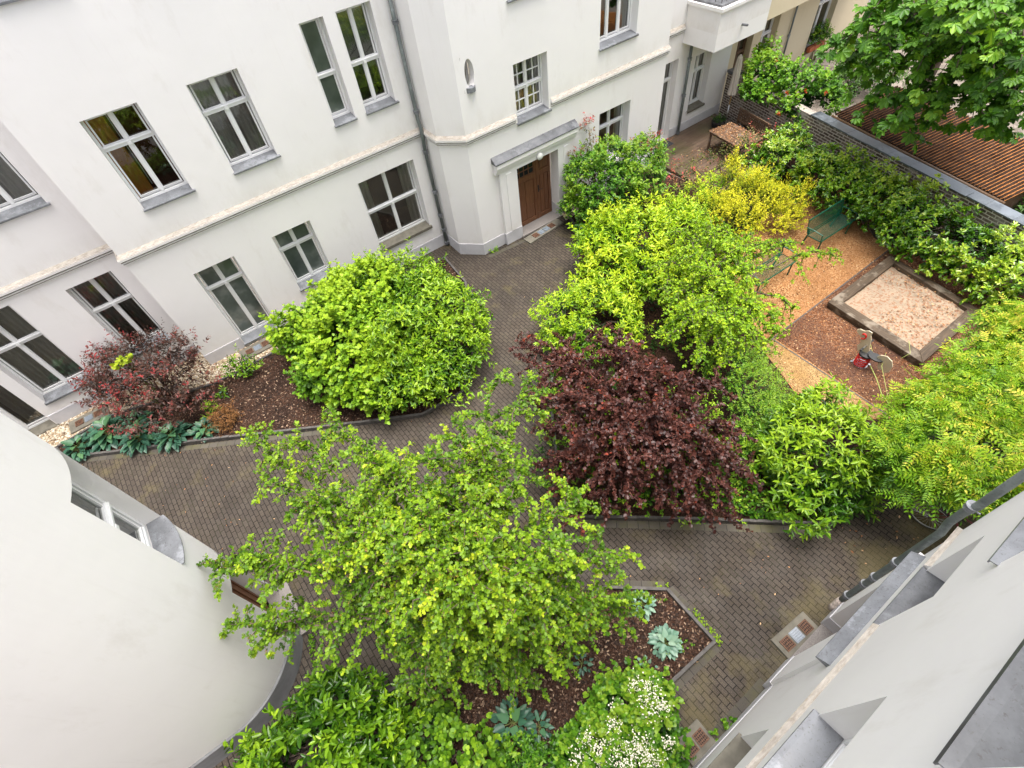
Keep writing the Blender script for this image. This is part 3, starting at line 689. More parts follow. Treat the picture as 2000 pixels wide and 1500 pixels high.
edging(BED_L[1:12]); edging(BED_L[11:16]+[BED_L[0], BED_L[1]], h=.10)
edging(BED_C[12:15]+BED_C[0:5]); edging(BED_C[10:13]); edging(BED_F[0:7])
def border(path, side, w=.20):
    for (a, c) in zip(path, path[1:]):
        a, c = np.array(a, float), np.array(c, float); d = unit(c-a); q = np.array([-d[1], d[0]])*side
        ln = np.linalg.norm(c-a); mb = MB()
        mb.quad((0, .03, 0), (ln, .03, 0), (ln, .03+w, 0), (0, .03+w, 0))
        if side < 0: o = mb.build('paving_border', M['border'], recalc=False, loc=(*a, .0045)); o.rotation_euler = (0, 0, math.atan2(d[1], d[0])); o.scale = (1, -1, 1)
        else: o = mb.build('paving_border', M['border'], recalc=False, loc=(*a, .0045)); o.rotation_euler = (0, 0, math.atan2(d[1], d[0]))
        tag(o, kind='structure')
border([(2.75, 3.48), (6.75, .03)], -1, .16); border([(2.47, 1.85), (3.32, 1.13)], 1, .14); border([(3.32, 1.13), (3.31, 0)], 1, .13); border([(3.31, 0), (2.0, .03)], 1, .13)
border([(-6.02, 12.60), (.35, 8.58)], -1, .14); border([(6.6, 11.80), (7.95, 11.66)], -1, .14); border([(3.5, -1.02), (1.7, -1.02)], -1, .15)
sheet('concrete_strip', [(-6, -.99), (1.62, -.99), (1.62, -.44), (-6, -.44)], .006, M['concrete'])

# ================================================================== MAIN BUILDING
ZT = 12.0
mainb = empty('apartment_building', 'large white stuccoed apartment house with brown double door and oval window across the courtyard', 'building', (3, 13.25, 0))
PL = Plane((0, 13.25, 0), (1, 0, 0), (0, -1, 0)); PR = Plane((0, 13.97, 0), (1, 0, 0), (0, -1, 0))
PT = Plane((0, 11.88, 0), (1, 0, 0), (0, -1, 0)); PW = Plane((0, 12.66, 0), (1, 0, 0), (0, -1, 0))
D = .25+.075
wl = MB()
win_L = [(-1.0, .08, 4.57, 6.48), (1.07, 2.15, 4.57, 6.48), (-1.0, .08, 8.38, 10.2), (1.07, 2.15, 8.38, 10.2), (3.73, 4.30, 4.70, 6.87), (4.60, 5.46, 4.70, 6.87), (-1.0, .05, .16, 2.71), (1.10, 2.17, 0.93, 2.74), (3.76, 5.52, .92, 3.11), (3.73, 5.46, 8.5, 10.6)]
wall_panel(wl, PL, -2.05, 6.0, -.05, ZT, [(*o, D) for i, o in enumerate(win_L)])
win_R = [(-3.62, -2.53, 5.10, 7.0), (-5.75, -4.55, 5.10, 7.0), (-3.52, -2.50, .92, 3.25), (-5.78, -4.56, .80, 3.45), (-7.3, -6.06, .06, 2.6)]
wall_panel(wl, PR, -14, -2.05, -.05, ZT, [(*o, D) for o in win_R])
wl.quad((-2.05, 13.25, -.05), (-2.05, 13.97, -.05), (-2.05, 13.97, ZT), (-2.05, 13.25, ZT))
wl.quad((6.0, 13.25, -.05), (6.0, 12.45, -.05), (6.0, 12.45, ZT), (6.0, 13.25, ZT)); wl.quad((6.0, 12.45, -.05), (6.56, 11.88, -.05), (6.56, 11.88, ZT), (6.0, 12.45, ZT))
OV = (6.74, 7.18, 4.85, 5.65)
win_T = [(8.26, 9.38, 3.58, 5.05), (11.25, 12.68, 4.56, 6.75), (8.26, 9.38, 6.42, 8.0), (8.02, 9.60, -.05, 2.36), (11.36, 12.68, .95, 2.74)]
wall_panel(wl, PT, 6.56, 14.15, -.05, ZT, [(win_T[0][0], win_T[0][1], win_T[0][2], win_T[0][3], D), *[(*o, D) for o in win_T[1:3]], (*win_T[3], .30), (*win_T[4], D), (*OV, 0)])
uc, zc_, ra, rb = 6.955, 5.25, .135, .325
n = 40; ring = [(uc+ra*math.cos(2*math.pi*i/n), zc_+rb*math.sin(2*math.pi*i/n)) for i in range(n)]
def sq(i):
    a = 2*math.pi*i/n; c, s_ = math.cos(a), math.sin(a)
    kx = (OV[1]-uc if c > 0 else uc-OV[0])/max(abs(c), 1e-6); kz = (OV[3]-zc_ if s_ > 0 else zc_-OV[2])/max(abs(s_), 1e-6); q = min(kx, kz)
    return (uc+c*q, zc_+s_*q)
so = [sq(i) for i in range(n)]
for i in range(n):
    j = (i+1) % n
    wl.quad(PT.pt(*so[i]), PT.pt(*so[j]), PT.pt(*ring[j]), PT.pt(*ring[i])); wl.quad(PT.pt(*ring[i]), PT.pt(*ring[j]), PT.pt(*ring[j], -.22), PT.pt(*ring[i], -.22))
for cu, cz in ((OV[0], OV[2]), (OV[1], OV[2]), (OV[0], OV[3]), (OV[1], OV[3])):
    near = sorted(range(n), key=lambda i: (so[i][0]-cu)**2+(so[i][1]-cz)**2)[:2]; wl.add([PT.pt(cu, cz), PT.pt(*so[near[0]]), PT.pt(*so[near[1]])], [(0, 1, 2)])
win_W = [(16.62, 17.50, .78, 2.66), (14.55, 15.72, .02, 2.85)]
wl.quad((14.15, 11.88, -.05), (14.15, 12.66, -.05), (14.15, 12.66, ZT), (14.15, 11.88, ZT))
wall_panel(wl, PW, 14.15, 18.6, -.05, ZT, [(*win_W[0], .30), (*win_W[1], .30)])
wl.quad((18.6, 12.66, -.05), (18.6, 14.5, -.05), (18.6, 14.5, ZT), (18.6, 12.66, ZT))
# projecting bay above the terrace
wl.prism([(15.77, 11.35), (18.28, 11.35), (18.28, 12.655), (15.77, 12.655)], 3.30, 4.40)
wl.build('wall', M['stucco'], mainb, world=True)
pl = MB()
for p_ in ([(-6.04, 13.97), (-2.05, 13.97), (-2.05, 13.25), (-1.02, 13.25)], [(.07, 13.25), (6.0, 13.25), (6.0, 12.45), (6.56, 11.88), (7.40, 11.88)], [(10.2, 11.88), (14.15, 11.88), (14.15, 12.66), (14.53, 12.66)], [(15.74, 12.66), (18.6, 12.66), (18.6, 13.2)], [(-14, 13.97), (-7.32, 13.97)]): pl = MB(); sweep(pl, p_, PLI); pl.build('plinth', M['plinth'], mainb, world=True)
co = MB(); sweep(co, [(-14, 13.97), (-2.05, 13.97), (-2.05, 13.25), (6.0, 13.25), (6.0, 12.45), (6.56, 11.88), (8.2, 11.88)], CORN); sweep(co, [(9.45, 11.88), (14.15, 11.88), (14.15, 12.66), (15.74, 12.66)], CORN)
co.build('cornice', M['cornice'], mainb, world=True)
window(mainb, PL, *win_L[0], inside='orange', room=M['room_warm'], label='casement window with a curtain coloured orange as if lit')
window(mainb, PL, *win_L[1], inside='curtains', label='casement window with grey curtains drawn')
window(mainb, PL, *win_L[2]); window(mainb, PL, *win_L[3])
window(mainb, PL, *win_L[4], dep=.25, cols=1, rows=(.46,), glass=M['frosted'], sillw=(3.70, 4.32), label='narrow window with frosted glass')
window(mainb, PL, *win_L[5], dep=.25, cols=2, rows=(.46,), inside='blind', sillw=(4.58, 5.53), label='tall window with a half lowered slatted blind')
window(mainb, PL, *win_L[6], rows=(.72,), glass=M['frosted'], label='tall window with frosted glass just above the ground')
window(mainb, PL, *win_L[7], rows=(.66,), glass=M['frosted'], label='smaller window with frosted glass')
window(mainb, PL, *win_L[8], rows=(.50,), inside='side_curtains', sill='concrete', sillz=.09, label='wide window of four equal panes')
window(mainb, PL, *win_L[9], rows=(.5,))
window(mainb, PR, *win_R[0], inside='dark_curtains'); window(mainb, PR, *win_R[1], inside='dark_curtains')
window(mainb, PR, *win_R[2], rows=(.60,), inside='dark_curtains'); window(mainb, PR, *win_R[3], rows=(.60,), inside='curtains', sillz=.06)
window(mainb, PR, *win_R[4], rows=(.75,), inside='dark_curtains', sill='concrete')
window(mainb, PT, *win_T[0], rows=(.50,), bars=(2, 2), inside='curtains', sillz=.06, sillw=(8.22, 9.44), label='small paned window above the door')
window(mainb, PT, *win_T[1], cols=3, rows=(.66,), inside='side_curtains', sillz=.05); window(mainb, PT, *win_T[2], rows=(.5,), bars=(2, 2))
window(mainb, PT, *win_T[4], rows=(.66,), inside='side_curtains', sill=None)
window(mainb, PW, *win_W[0], dep=.225, rows=(.66,), inside='curtains', sill='concrete', sillz=.07)
window(mainb, PW, *win_W[1], dep=.225, cols=1, rows=(.76,), inside='curtains', sill=None, name='glazed_door', label='glazed terrace door with white frame')
o_ = MB(); o_.add([PT.pt(u, z, -.19) for u, z in ring], [tuple(range(n))]); ow = o_.build('oval_window', M['glass'], mainb, recalc=False, world=True); ow['label'] = 'small oval window'
o_ = MB(); o_.quad(PT.pt(6.8, 4.9, -.30), PT.pt(7.1, 4.9, -.30), PT.pt(7.1, 5.6, -.30), PT.pt(6.8, 5.6, -.30)); o_.build('blind', M['curtain_dark'], ow, recalc=False)
o_ = MB(); o_.prism([(uc-.02+.135*math.sin(a), 11.88+.02-.11*math.cos(a)) for a in np.linspace(-1.45, 1.45, 12)]+[(uc+.12, 11.95), (uc-.12, 11.95)], 4.84, 4.955); o_.build('sill', M['zinc'], ow)
# entrance
sr = MB(); sr.obox(PT, (7.40, .0, -.05), (8.02, .10, 2.50)); sr.obox(PT, (9.60, .0, -.05), (10.20, .10, 2.50)); sr.obox(PT, (8.02, .0, 2.36), (9.60, .10, 2.50))
sr.obox(PT, (7.62, .10, .42), (7.80, .118, 2.36)); sr.obox(PT, (9.82, .10, .42), (10.0, .118, 2.36))
sweep(sr, [(7.28, 11.88), (7.28, 11.79), (10.30, 11.79), (10.30, 11.88)][1:3], [(-.09, 2.46), (.02, 2.46), (.03, 2.54), (.07, 2.555), (.085, 2.66), (.115, 2.67), (.115, 2.785), (-.09, 2.79)])
sr.build('door_surround', M['stucco'], mainb, world=True)
for bx in (((7.388, .10, -.05), (8.03, .113, .41)), ((7.385, .0, -.05), (7.399, .0985, .41))), (((9.59, .10, -.05), (10.212, .113, .41)), ((10.201, .0, -.05), (10.214, .0985, .41)), ((9.586, -.28, -.05), (9.598, .0985, .41))):
    for b_ in bx: sp_ = MB(); sp_.obox(PT, *b_); sp_.build('plinth', M['plinth'], mainb, world=True)
cn = MB(); n2 = 24
L = [PT.pt(7.24, z, d) for d, z in [(0.005, 2.97), (.10, 2.915), (.205, 2.835), (.22, 2.82), (.22, 2.795), (.005, 2.80)]]; R = [PT.pt(10.34, z, d) for d, z in [(0.005, 2.97), (.10, 2.915), (.205, 2.835), (.22, 2.82), (.22, 2.795), (.005, 2.80)]]
cn.add(L+R, [(i, (i+1) % 6, 6+(i+1) % 6, 6+i) for i in range(6)]+[tuple(range(6)), tuple(range(6, 12))]); cn.build('canopy_roof', M['zinc_dark'], mainb, world=True)
dm = MB(); dm.obox(PT, (8.05, -.345, .03), (9.57, -.30, 2.36)); 
for a, c in ((8.06, 8.98), (9.0, 9.56)):
    dm.obox(PT, (a, -.30, .05), (c, -.268, .20)); dm.obox(PT, (a, -.30, 1.58), (c, -.268, 1.74)); dm.obox(PT, (a, -.30, 2.20), (c, -.268, 2.34))
    for e, g in ((a, a+.10), (c-.10, c)): dm.obox(PT, (e, -.30, .20), (g, -.268, 1.58)); dm.obox(PT, (e, -.30, 1.74), (g, -.268, 2.20))
    for e, g in ((a+.13, (a+c)/2-.02), ((a+c)/2+.02, c-.13)): dm.obox(PT, (e, -.30, .24), (g, -.284, 1.54))
dm.obox(PT, (8.975, -.30, .03), (9.005, -.25, 2.34)); dm.obox(PT, (9.13, -.30, 1.80), (9.43, -.27, 2.14))
dr = dm.build('entrance_door', M['door'], mainb, bevel=.005, world=True); dr['label'] = 'worn brown double door with a glazed light'
gm = MB(); gm.quad(PT.pt(8.16, 1.78, -.285), PT.pt(8.88, 1.78, -.285), PT.pt(8.88, 2.18, -.285), PT.pt(8.16, 2.18, -.285)); gm.build('pane', simple('dark_door_glass', (.02, .025, .03), .08), dr, recalc=False)
gm = MB()
for u in (8.34, 8.52, 8.70): gm.obox(PT, (u-.012, -.284, 1.76), (u+.012, -.265, 2.19))
gm.obox(PT, (8.16, -.284, 1.94), (8.88, -.262, 1.965)); gm.build('glazing_bar', M['door'], dr)
gm = MB(); gm.obox(PT, (9.02, -.268, 1.02), (9.06, -.255, 1.25)); gm.tube([PT.pt(9.04, 1.12, -.255), PT.pt(9.04, 1.12, -.20), PT.pt(9.15, 1.12, -.20)], .009, 8); gm.build('handle', M['iron_black'], dr)
gm = MB(); gm.obox(PT, (8.0, -.30, -.02), (9.62, .16, .045)); gm.build('door_step', M['granite'], mainb, bevel=.008, world=True)
def globe(name, c, r, parent, mat, squash=.6, world=True):
    bm = bmesh.new(); bmesh.ops.create_uvsphere(bm, u_segments=20, v_segments=12, radius=r); me = bpy.data.meshes.new(name)
    for v in bm.verts: v.co = Vector((v.co.x, v.co.y*squash, v.co.z))+Vector(c)
    bm.to_mesh(me); bm.free(); me.polygons.foreach_set('use_smooth', [True]*len(me.polygons)); me.materials.append(mat)
    o = bpy.data.objects.new(name, me); C.objects.link(o); o.parent = parent
    if parent.type == 'EMPTY' and world: o.matrix_parent_inverse = Matrix.Translation(-parent.location)
    return o
globe('door_lamp', (8.86, 11.74, 2.44), .115, mainb, M['lamp'])
downpipe(mainb, [(5.90, 13.14, .02), (5.90, 13.14, 3.40), (5.90, 13.09, 3.62), (5.90, 13.09, 3.90), (5.90, 13.14, 4.12), (5.90, 13.14, ZT)], .052,
         [(5.90, 13.14, z) for z in (.12, .62, 1.15, 1.95, 3.2, 4.3, 6.35, 8.6)])
downpipe(mainb, [(16.17, 12.57, .02), (16.17, 12.57, 3.3)], .05, [(16.17, 12.57, .15), (16.17, 12.57, 1.5), (16.17, 12.57, 2.7)])
k = MB(); k.prism([(15.71, 11.29), (18.34, 11.29), (18.34, 12.65), (15.71, 12.65)], 4.405, 4.50); k.build('bay_coping', M['stucco'], mainb, world=True)
k = MB(); k.prism([(15.80, 11.40), (18.30, 11.40), (18.30, 12.655), (15.80, 12.655)], 4.503, 4.56); k.build('bay_roof', M['zinc_dark'], mainb, world=True)
k = MB()
for z in (4.80, 5.05, 5.40): k.tube([(15.95, 12.6, z), (15.95, 11.55, z), (18.25, 11.55, z)], .014, 6)
for q in [(15.95, y, 0) for y in np.linspace(12.5, 11.55, 5)]+[(x, 11.55, 0) for x in np.linspace(15.95, 18.25, 11)]: k.tube([(q[0], q[1], 4.55), (q[0], q[1], 5.40)], .011, 6)
for x in np.linspace(16.2, 18.1, 9): k.tube([(x+.09*math.cos(a), 11.55, 4.925+.09*math.sin(a)) for a in np.linspace(0, 6.28, 13)], .008, 5)
k.build('railing', M['iron_black'], mainb, recalc=False, world=True)
k = MB(); k.tube([(16.95, 11.35, 3.78), (16.95, 11.14, 3.80)], .035, 10); k.build('spout', M['zinc_dark'], mainb, world=True)

# ================================================================== NEIGHBOUR HOUSE (cream, beyond the garden wall)
yb = empty('neighbour_house', 'cream coloured neighbouring house with brown framed windows behind the garden wall', 'building', (25, 12.95, 0))
PY_ = Plane((0, 12.95, 0), (1, 0, 0), (0, -1, 0)); yw = MB()
win_Y = [(19.35, 20.25, .62, 2.35), (20.75, 21.75, .9, 2.6), (24.3, 25.7, .45, 3.1), (28.4, 29.8, .45, 3.1)]
wall_panel(yw, PY_, 18.62, 42, -.05, ZT, [(*o, D) for o in win_Y])
yw.prism([(18.32, 11.75), (26.6, 11.95), (26.6, 12.94), (18.32, 12.6)], 3.28, 4.55)
yw.build('wall', M['stucco_yellow'], yb, world=True)
window(yb, PY_, *win_Y[0], fmat=M['frame_brown'], inside='dark_curtains', sill=None); window(yb, PY_, *win_Y[1], fmat=M['frame'], rows=(.62,), inside='curtains', sill=None)
window(yb, PY_, *win_Y[2], fmat=M['frame'], rows=(.62,), sill='frame_brown'); window(yb, PY_, *win_Y[3], fmat=M['frame'], rows=(.62,), sill='frame_brown')
k = MB(); k.obox(PY_, (24.32, -.12, 2.45), (25.68, -.02, 3.08)); k.build('roller_shutter', M['frame_brown'], yb, world=True)
downpipe(yb, [(22.6, 12.88, 0), (22.6, 12.88, 3.2)], .035, [(22.6, 12.88, 1.6)])

# ================================================================== ROUND TOWER (left)
tw = empty('round_tower', 'white rounded stair tower with deep window niche and brown door at left', 'building', (-4.1, 5.28, 0))
cc = np.array([-4.1, 5.28]); cr = 1.456
a0, a1 = math.degrees(math.asin((4.91-5.28)/cr)), math.degrees(math.asin((5.85-5.28)/cr))
angs = sorted(set([round(x, 4) for x in list(np.linspace(-90, a0, 22))+list(np.linspace(a0, a1, 13))+list(np.linspace(a1, 90, 20))]))
arc = [(cc[0]+cr*math.cos(math.radians(a)), cc[1]+cr*math.sin(math.radians(a))) for a in angs]
path = [(-14., cc[1]-cr)]+arc+[(-14., cc[1]+cr)]
inop = [False]+[a0-1e-3 <= (x+y)/2 <= a1+1e-3 for x, y in zip(angs, angs[1:])]+[False]
nich = [(3.85, 5.82, -2.975), (.0, 2.56, -3.02), (8.2, 10.2, -2.975)]
tb = MB(); zs = sorted({-.05, ZT, *[q for a in nich for q in a[:2]]})
for i, (p, q) in enumerate(zip(path, path[1:])):
    for e, gq in zip(zs, zs[1:]):
        if inop[i] and any(nn[0] <= (e+gq)/2 <= nn[1] for nn in nich): continue
        tb.quad((*p, e), (*q, e), (*q, gq), (*p, gq))
oa = [p for p, x in zip(arc, angs) if a0-1e-3 <= x <= a1+1e-3]
for z0, z1, xb in nich:
    for y in (oa[0], oa[-1]): tb.quad((*y, z0), (*y, z1), (xb-.08, y[1], z1), (xb-.08, y[1], z0))
    tb.add([(x, y, z1) for x, y in oa]+[(xb-.08, oa[-1][1], z1), (xb-.08, oa[0][1], z1)], [tuple(range(len(oa)+2))])
    tb.add([(x, y, z0) for x, y in oa]+[(xb-.08, oa[-1][1], z0), (xb-.08, oa[0][1], z0)], [tuple(range(len(oa)+2))])
wo = tb.build('wall', M['stucco_plain'], tw, recalc=False, world=True); me = wo.data
for p_ in me.polygons: p_.use_smooth = abs(p_.normal.z) < .5 and p_.area > .001
sm = wo.modifiers.new('e', 'EDGE_SPLIT'); sm.split_angle = math.radians(30)
pm = MB(); lo_ = [p for p, x in zip(arc, angs) if x <= a0+1e-3]; hi_ = [p for p, x in zip(arc, angs) if x >= a1-1e-3]
def rsweep(path_, prof): sweep(pm, path_, prof, caps=True)
PL2 = [(.03, -.05), (.03, .56), (.0, .60)]
M['plinth_dark'] = simple('dark_plinth_paint', (.24, .24, .25), .85, nscale=2.5, namt=.25, bscale=50)
for p_ in ([(-14., cc[1]-cr)]+lo_, hi_+[(-14., cc[1]+cr)]): pm = MB(); rsweep(p_, PL2); pm.build('plinth', M['plinth_dark'], tw, smooth=True, world=True)
PC = Plane((-2.975+.0, 0, 0), (0, 1, 0), (1, 0, 0))
for z0, z1, xb in (nich[0], nich[2]):
    window(tw, PC, oa[0][1], oa[-1][1], z0+.02, z1, dep=0.0, cols=2, rows=(.40,), inside='dark_curtains', sill=None, label='recessed window in the curved wall')
    k = MB(); sl = [(x+.035, y) for x, y in oa]; sl[0] = (sl[0][0], oa[0][1]+.002); sl[-1] = (sl[-1][0], oa[-1][1]-.002)
    k.prism(sl+[(-2.965, oa[-1][1]-.002), (-2.965, oa[0][1]+.002)], z0+.004, z0+.022); k.build('sill', M['zinc'], tw, world=True)
k = MB(); PD = Plane((-3.02, 0, 0), (0, 1, 0), (1, 0, 0)); k.obox(PD, (oa[0][1]+.01, -.06, .1), (oa[-1][1]-.01, -.01, 2.5))
for u in np.linspace(oa[0][1]+.05, oa[-1][1]-.05, 6): k.obox(PD, (u-.022, -.01, .12), (u+.022, .016, 2.48))
k.obox(PD, (oa[0][1]+.01, -.01, 2.4), (oa[-1][1]-.01, .02, 2.5)); k.build('tower_door', M['door'], tw, bevel=.004, world=True)
k = MB(); k.prism([(-3.0, 4.80), (-2.56, 4.78), (-2.54, 5.95), (-3.0, 5.97)], 0, .10); k.build('door_step', M['granite'], tw, bevel=.008, world=True)

# ================================================================== NEAR BUILDING (right edge)
nb = empty('rear_wing', 'white house wing seen steeply from above with zinc sills at lower right', 'building', (2, -1.0, 0))
PN = Plane((0, -1.0, 0), (1, 0, 0), (0, 1, 0)); PB = Plane((0, -2.6, 0), (1, 0, 0), (0, 1, 0)); nw = MB()
win_N = [(1.06, 2.18, 4.40, 5.76), (1.08, 2.17, 1.58, 2.88), (1.42, 2.60, 7.32, 9.3), (3.72, 4.70, 3.72, 4.85), (3.70, 4.9, 5.86, 7.6), (4.05, 5.05, -.05, 2.5), (-1.6, -.5, 4.42, 5.76)]
wall_panel(nw, PN, -14, 5.46, -.05, ZT, [(*o, (.32 if i == 2 else .24)+.075 if i != 5 else .3) for i, o in enumerate(win_N)])
nw.quad((5.46, -1, -.05), (5.46, -2.6, -.05), (5.46, -2.6, ZT), (5.46, -1, ZT)); wall_panel(nw, PB, 5.46, 20, -.05, ZT)
nw.obox(PN, (3.44, 0, -.05), (4.05, .055, 2.93)); nw.obox(PN, (5.05, 0, -.05), (5.44, .055, 2.93)); nw.obox(PN, (4.05, 0, 2.5), (5.05, .055, 2.93))
nw.build('wall', M['stucco_plain'], nb, world=True)
k = MB(); sweep(k, [(5.46, -2.6), (5.46, -1.0), (5.445, -1.0)], PLI); sweep(k, [(3.43, -1.0), (-14, -1.0)], PLI)
for a, c in ((3.43, 4.06), (5.04, 5.45)): k.obox(PN, (a, .055, -.05), (c, .067, .40))
k.obox(PN, (3.426, 0, -.05), (3.439, .055, .40)); k.obox(PN, (5.032, -.2, -.05), (5.046, .06, .40)); k.build('plinth', M['plinth'], nb, world=True)
NC = [(0, 3.58), (.02, 3.60), (.03, 3.66), (.045, 3.70), (.05, 3.73), (.04, 3.745), (0, 3.80)]
k = MB(); sweep(k, [(5.46, -1.25), (5.46, -1.0), (4.74, -1.0)], NC); sweep(k, [(3.68, -1.0), (-14, -1.0)], NC); k.build('cornice', M['cornice'], nb, world=True)
window(nb, PN, *win_N[0], dep=.24, rows=(.64,), inside='dark', sillout=.05, sillw=(1.02, 2.20)); window(nb, PN, *win_N[1], dep=.24, rows=(.5,), sill='concrete', sillout=.04, sillw=(1.05, 2.20))
window(nb, PN, *win_N[2], dep=.32, rows=(.64,), inside='curtains', sill='zinc_dark', sillout=.06, sillz=.05, sillw=(1.38, 2.63)); window(nb, PN, *win_N[3], dep=.24, rows=(.5,), bars=(2, 2), sill='zinc_dark', sillout=.045, sillw=(3.70, 4.73))
window(nb, PN, *win_N[4], dep=.24, rows=(.6,), sillout=.06, sillw=(3.66, 4.95)); window(nb, PN, *win_N[6], dep=.24)
k = MB(); L = [PN.pt(3.20, z, d) for d, z in [(.0, 3.12), (.13, 3.03), (.145, 3.02), (.145, 2.99), (.0, 2.99)]]; R = [PN.pt(5.30, z, d) for d, z in [(.0, 3.12), (.13, 3.03), (.145, 3.02), (.145, 2.99), (.0, 2.99)]]
k.add(L+R, [(i, (i+1) % 5, 5+(i+1) % 5, 5+i) for i in range(5)]+[tuple(range(5)), tuple(range(5, 10))]); k.build('canopy_roof', M['zinc'], nb, world=True)
k = MB(); k.obox(PN, (4.06, -.30, .05), (5.04, -.255, 2.49)); 
for u in (4.14, 4.5, 4.6, 4.96): k.obox(PN, (u-.04, -.255, .1), (u+.04, -.235, 2.4))
k.build('entrance_door', M['door'], nb, world=True)
k = MB(); k.obox(PN, (4.06, -.25, 0), (5.04, .05, .05)); k.build('door_step', M['granite'], nb, bevel=.006, world=True)
downpipe(nb, [(5.50, -.90, .22), (5.535, -.905, .5), (5.54, -.91, 3.4), (5.545, -.87, 3.65), (5.545, -.87, 3.95), (5.54, -.90, 4.2), (5.54, -.90, ZT)], .05, [(5.535, -.905, .5), (5.54, -.91, 1.15), (5.54, -.91, 1.5), (5.54, -.91, 2.2), (5.545, -.87, 4.1)], (0, -1, 0))
k = MB(); k.tube([(5.40, -.90, .0), (5.43, -.90, .10), (5.49, -.90, .20), (5.51, -.903, .30)], .062, 12); k.build('standpipe', simple('old_white_pipe', (.5, .42, .36), .7, nscale=20, namt=.4), nb, smooth=True, world=True)

# ================================================================== vent slabs
def vent(name, label, c, u, w, h, cells, group=None):
    root = empty(name, label, 'vent slab', (c[0], c[1], .03 if c[0] < 0 else 0), math.atan2(u[1], u[0]), group)
    mb = MB(); mb.box((-w/2, -h/2, -.02), (w/2, h/2, .045)); mb.build('slab', M['concrete'], root, bevel=.008)
    s = .20
    for i, kd in enumerate(cells):
        x = (i-(len(cells)-1)/2)*.235
        if kd == 'r':
            mb = MB(); mb.box((x-s/2, -s/2, .044), (x+s/2, s/2, .050), 1)
            for t in (-1, 1): mb.box((x+t*.088-.012, -s/2, .046), (x+t*.088+.012, s/2, .062)); mb.box((x-.1, t*.088-.012, .046), (x+.1, t*.088+.012, .061))
            for t in (-.045, 0, .045): mb.box((x-.1, t-.008, .047), (x+.1, t+.008, .058)); 
            for t in (-.05, -.017, .017, .05): mb.box((x+t-.006, -.1, .047), (x+t+.006, .1, .0565))
            mb.build('grate', [M['iron'], M['pit']], root, recalc=False)
        else:
            mb = MB(); mb.box((x-s/2, -s/2, .040), (x+s/2, s/2, .060), 0)
            for t in np.linspace(-.072, .072, 5): mb.box((x-.085, t-.012, .059), (x+.085, t+.012, .070), 0)
            mb.build('glass_block', M['glassblock'], root, bevel=.004)
    return root
vent('vent_slab', 'concrete slab with two rusty grates and dark block behind red-leaved shrub', (-5.29, 13.56), (1, 0), .98, .46, 'rgr')
vent('vent_slab', 'concrete slab with rusty grates and grey block under the tall frosted window', (-.76, 12.92), (1, 0), 1.0, .46, 'rgr')
vent('vent_slab', 'slab of four small lights in front of the brown double door', (8.68, 11.50), (1.35, .10), 1.5, .34, 'rggr')
vent('vent_slab', 'wide slab with glass block between two grates before rear wing door', (4.52, -.80), (1, -.06), .84, .40, 'rgr')
vent('vent_slab', 'concrete slab with only two rusty grates at bottom right', (1.92, -.80), (1, 0), .54, .42, 'rr')

# ================================================================== GARDEN WALL + SHED
gw_a, gw_b = np.array([18.60, 12.60]), np.array([15.35, -1.8]); gd = unit(gw_b-gw_a); gl = float(np.linalg.norm(gw_b-gw_a)); ga = math.atan2(gd[1], gd[0])
gw = empty('garden_wall', 'old brick garden wall with grey slate coping behind the evergreen hedge', 'wall', (*gw_a, 0), ga)
mb = MB(); mb.box((0, .0, -.05), (gl, .30, 1.56)); mb.build('brickwork', M['brick'], gw)
mb = MB()
for i in range(14):
    x0, x1 = 4.2+(gl-4.2)*i/14, 4.2+(gl-4.2)*(i+1)/14-.004; wv = random.uniform(-.006, .006)
    mb.box((x0, -.05+wv, 1.565), (x1, .34, 1.605+wv))
mb.box((8.9, -.12, 1.60), (9.75, .20, 1.622)); mb.build('coping', M['coping'], gw, bevel=.006)
mb = MB(); mb.box((0, -.06, 1.565), (.5, .34, 1.66)); mb.build('cap_stone', M['zinc_dark'], gw, bevel=.01)
# corrugated shed: local x runs along the wall, y away from it
sh_o = at(1629, 226, 1.56)[:2]; sh_l, sh_w = 5.75, 2.5
sh = empty('garden_shed', 'low shed with rusty corrugated roof full of fallen litter behind the garden wall', 'shed', (*sh_o, 0), ga)
mb = MB(); nx = int(sh_l/.105*8); cols_ = []
for i in range(nx+1):
    x = sh_l*i/nx; zz = .024*math.cos(2*math.pi*x/.105); cols_.append([(x, 0, 1.60+zz), (x, sh_w*.5, 1.72+zz), (x, sh_w, 1.84+zz)])
for a, c in zip(cols_, cols_[1:]): mb.quad(a[0], c[0], c[1], a[1]); mb.quad(a[1], c[1], c[2], a[2])
mb.build('roof', M['roof'], sh, smooth=True, recalc=False)
mb = MB(); mb.box((.06, .10, 0), (sh_l-.06, .16, 1.54)); mb.box((.06, sh_w-.16, 0), (sh_l-.06, sh_w-.1, 1.78)); mb.box((.06, .16, 0), (.12, sh_w-.16, 1.56)); mb.box((sh_l-.12, .16, 0), (sh_l-.06, sh_w-.16, 1.56)); mb.build('wall', M['wood_old'], sh)
mb = MB(); mb.tube([(-.03, -.05, 1.545), (sh_l+.03, -.05, 1.54)], .045, 10); mb.build('gutter', M['frame_brown'], sh, smooth=True, recalc=False)
mb = MB(); mb.prism([(0, -.005), (sh_l, -.005), (sh_l, -.16), (0, -.16)], 1.40, 1.50); mb.build('litter_ledge', M['play'], sh)

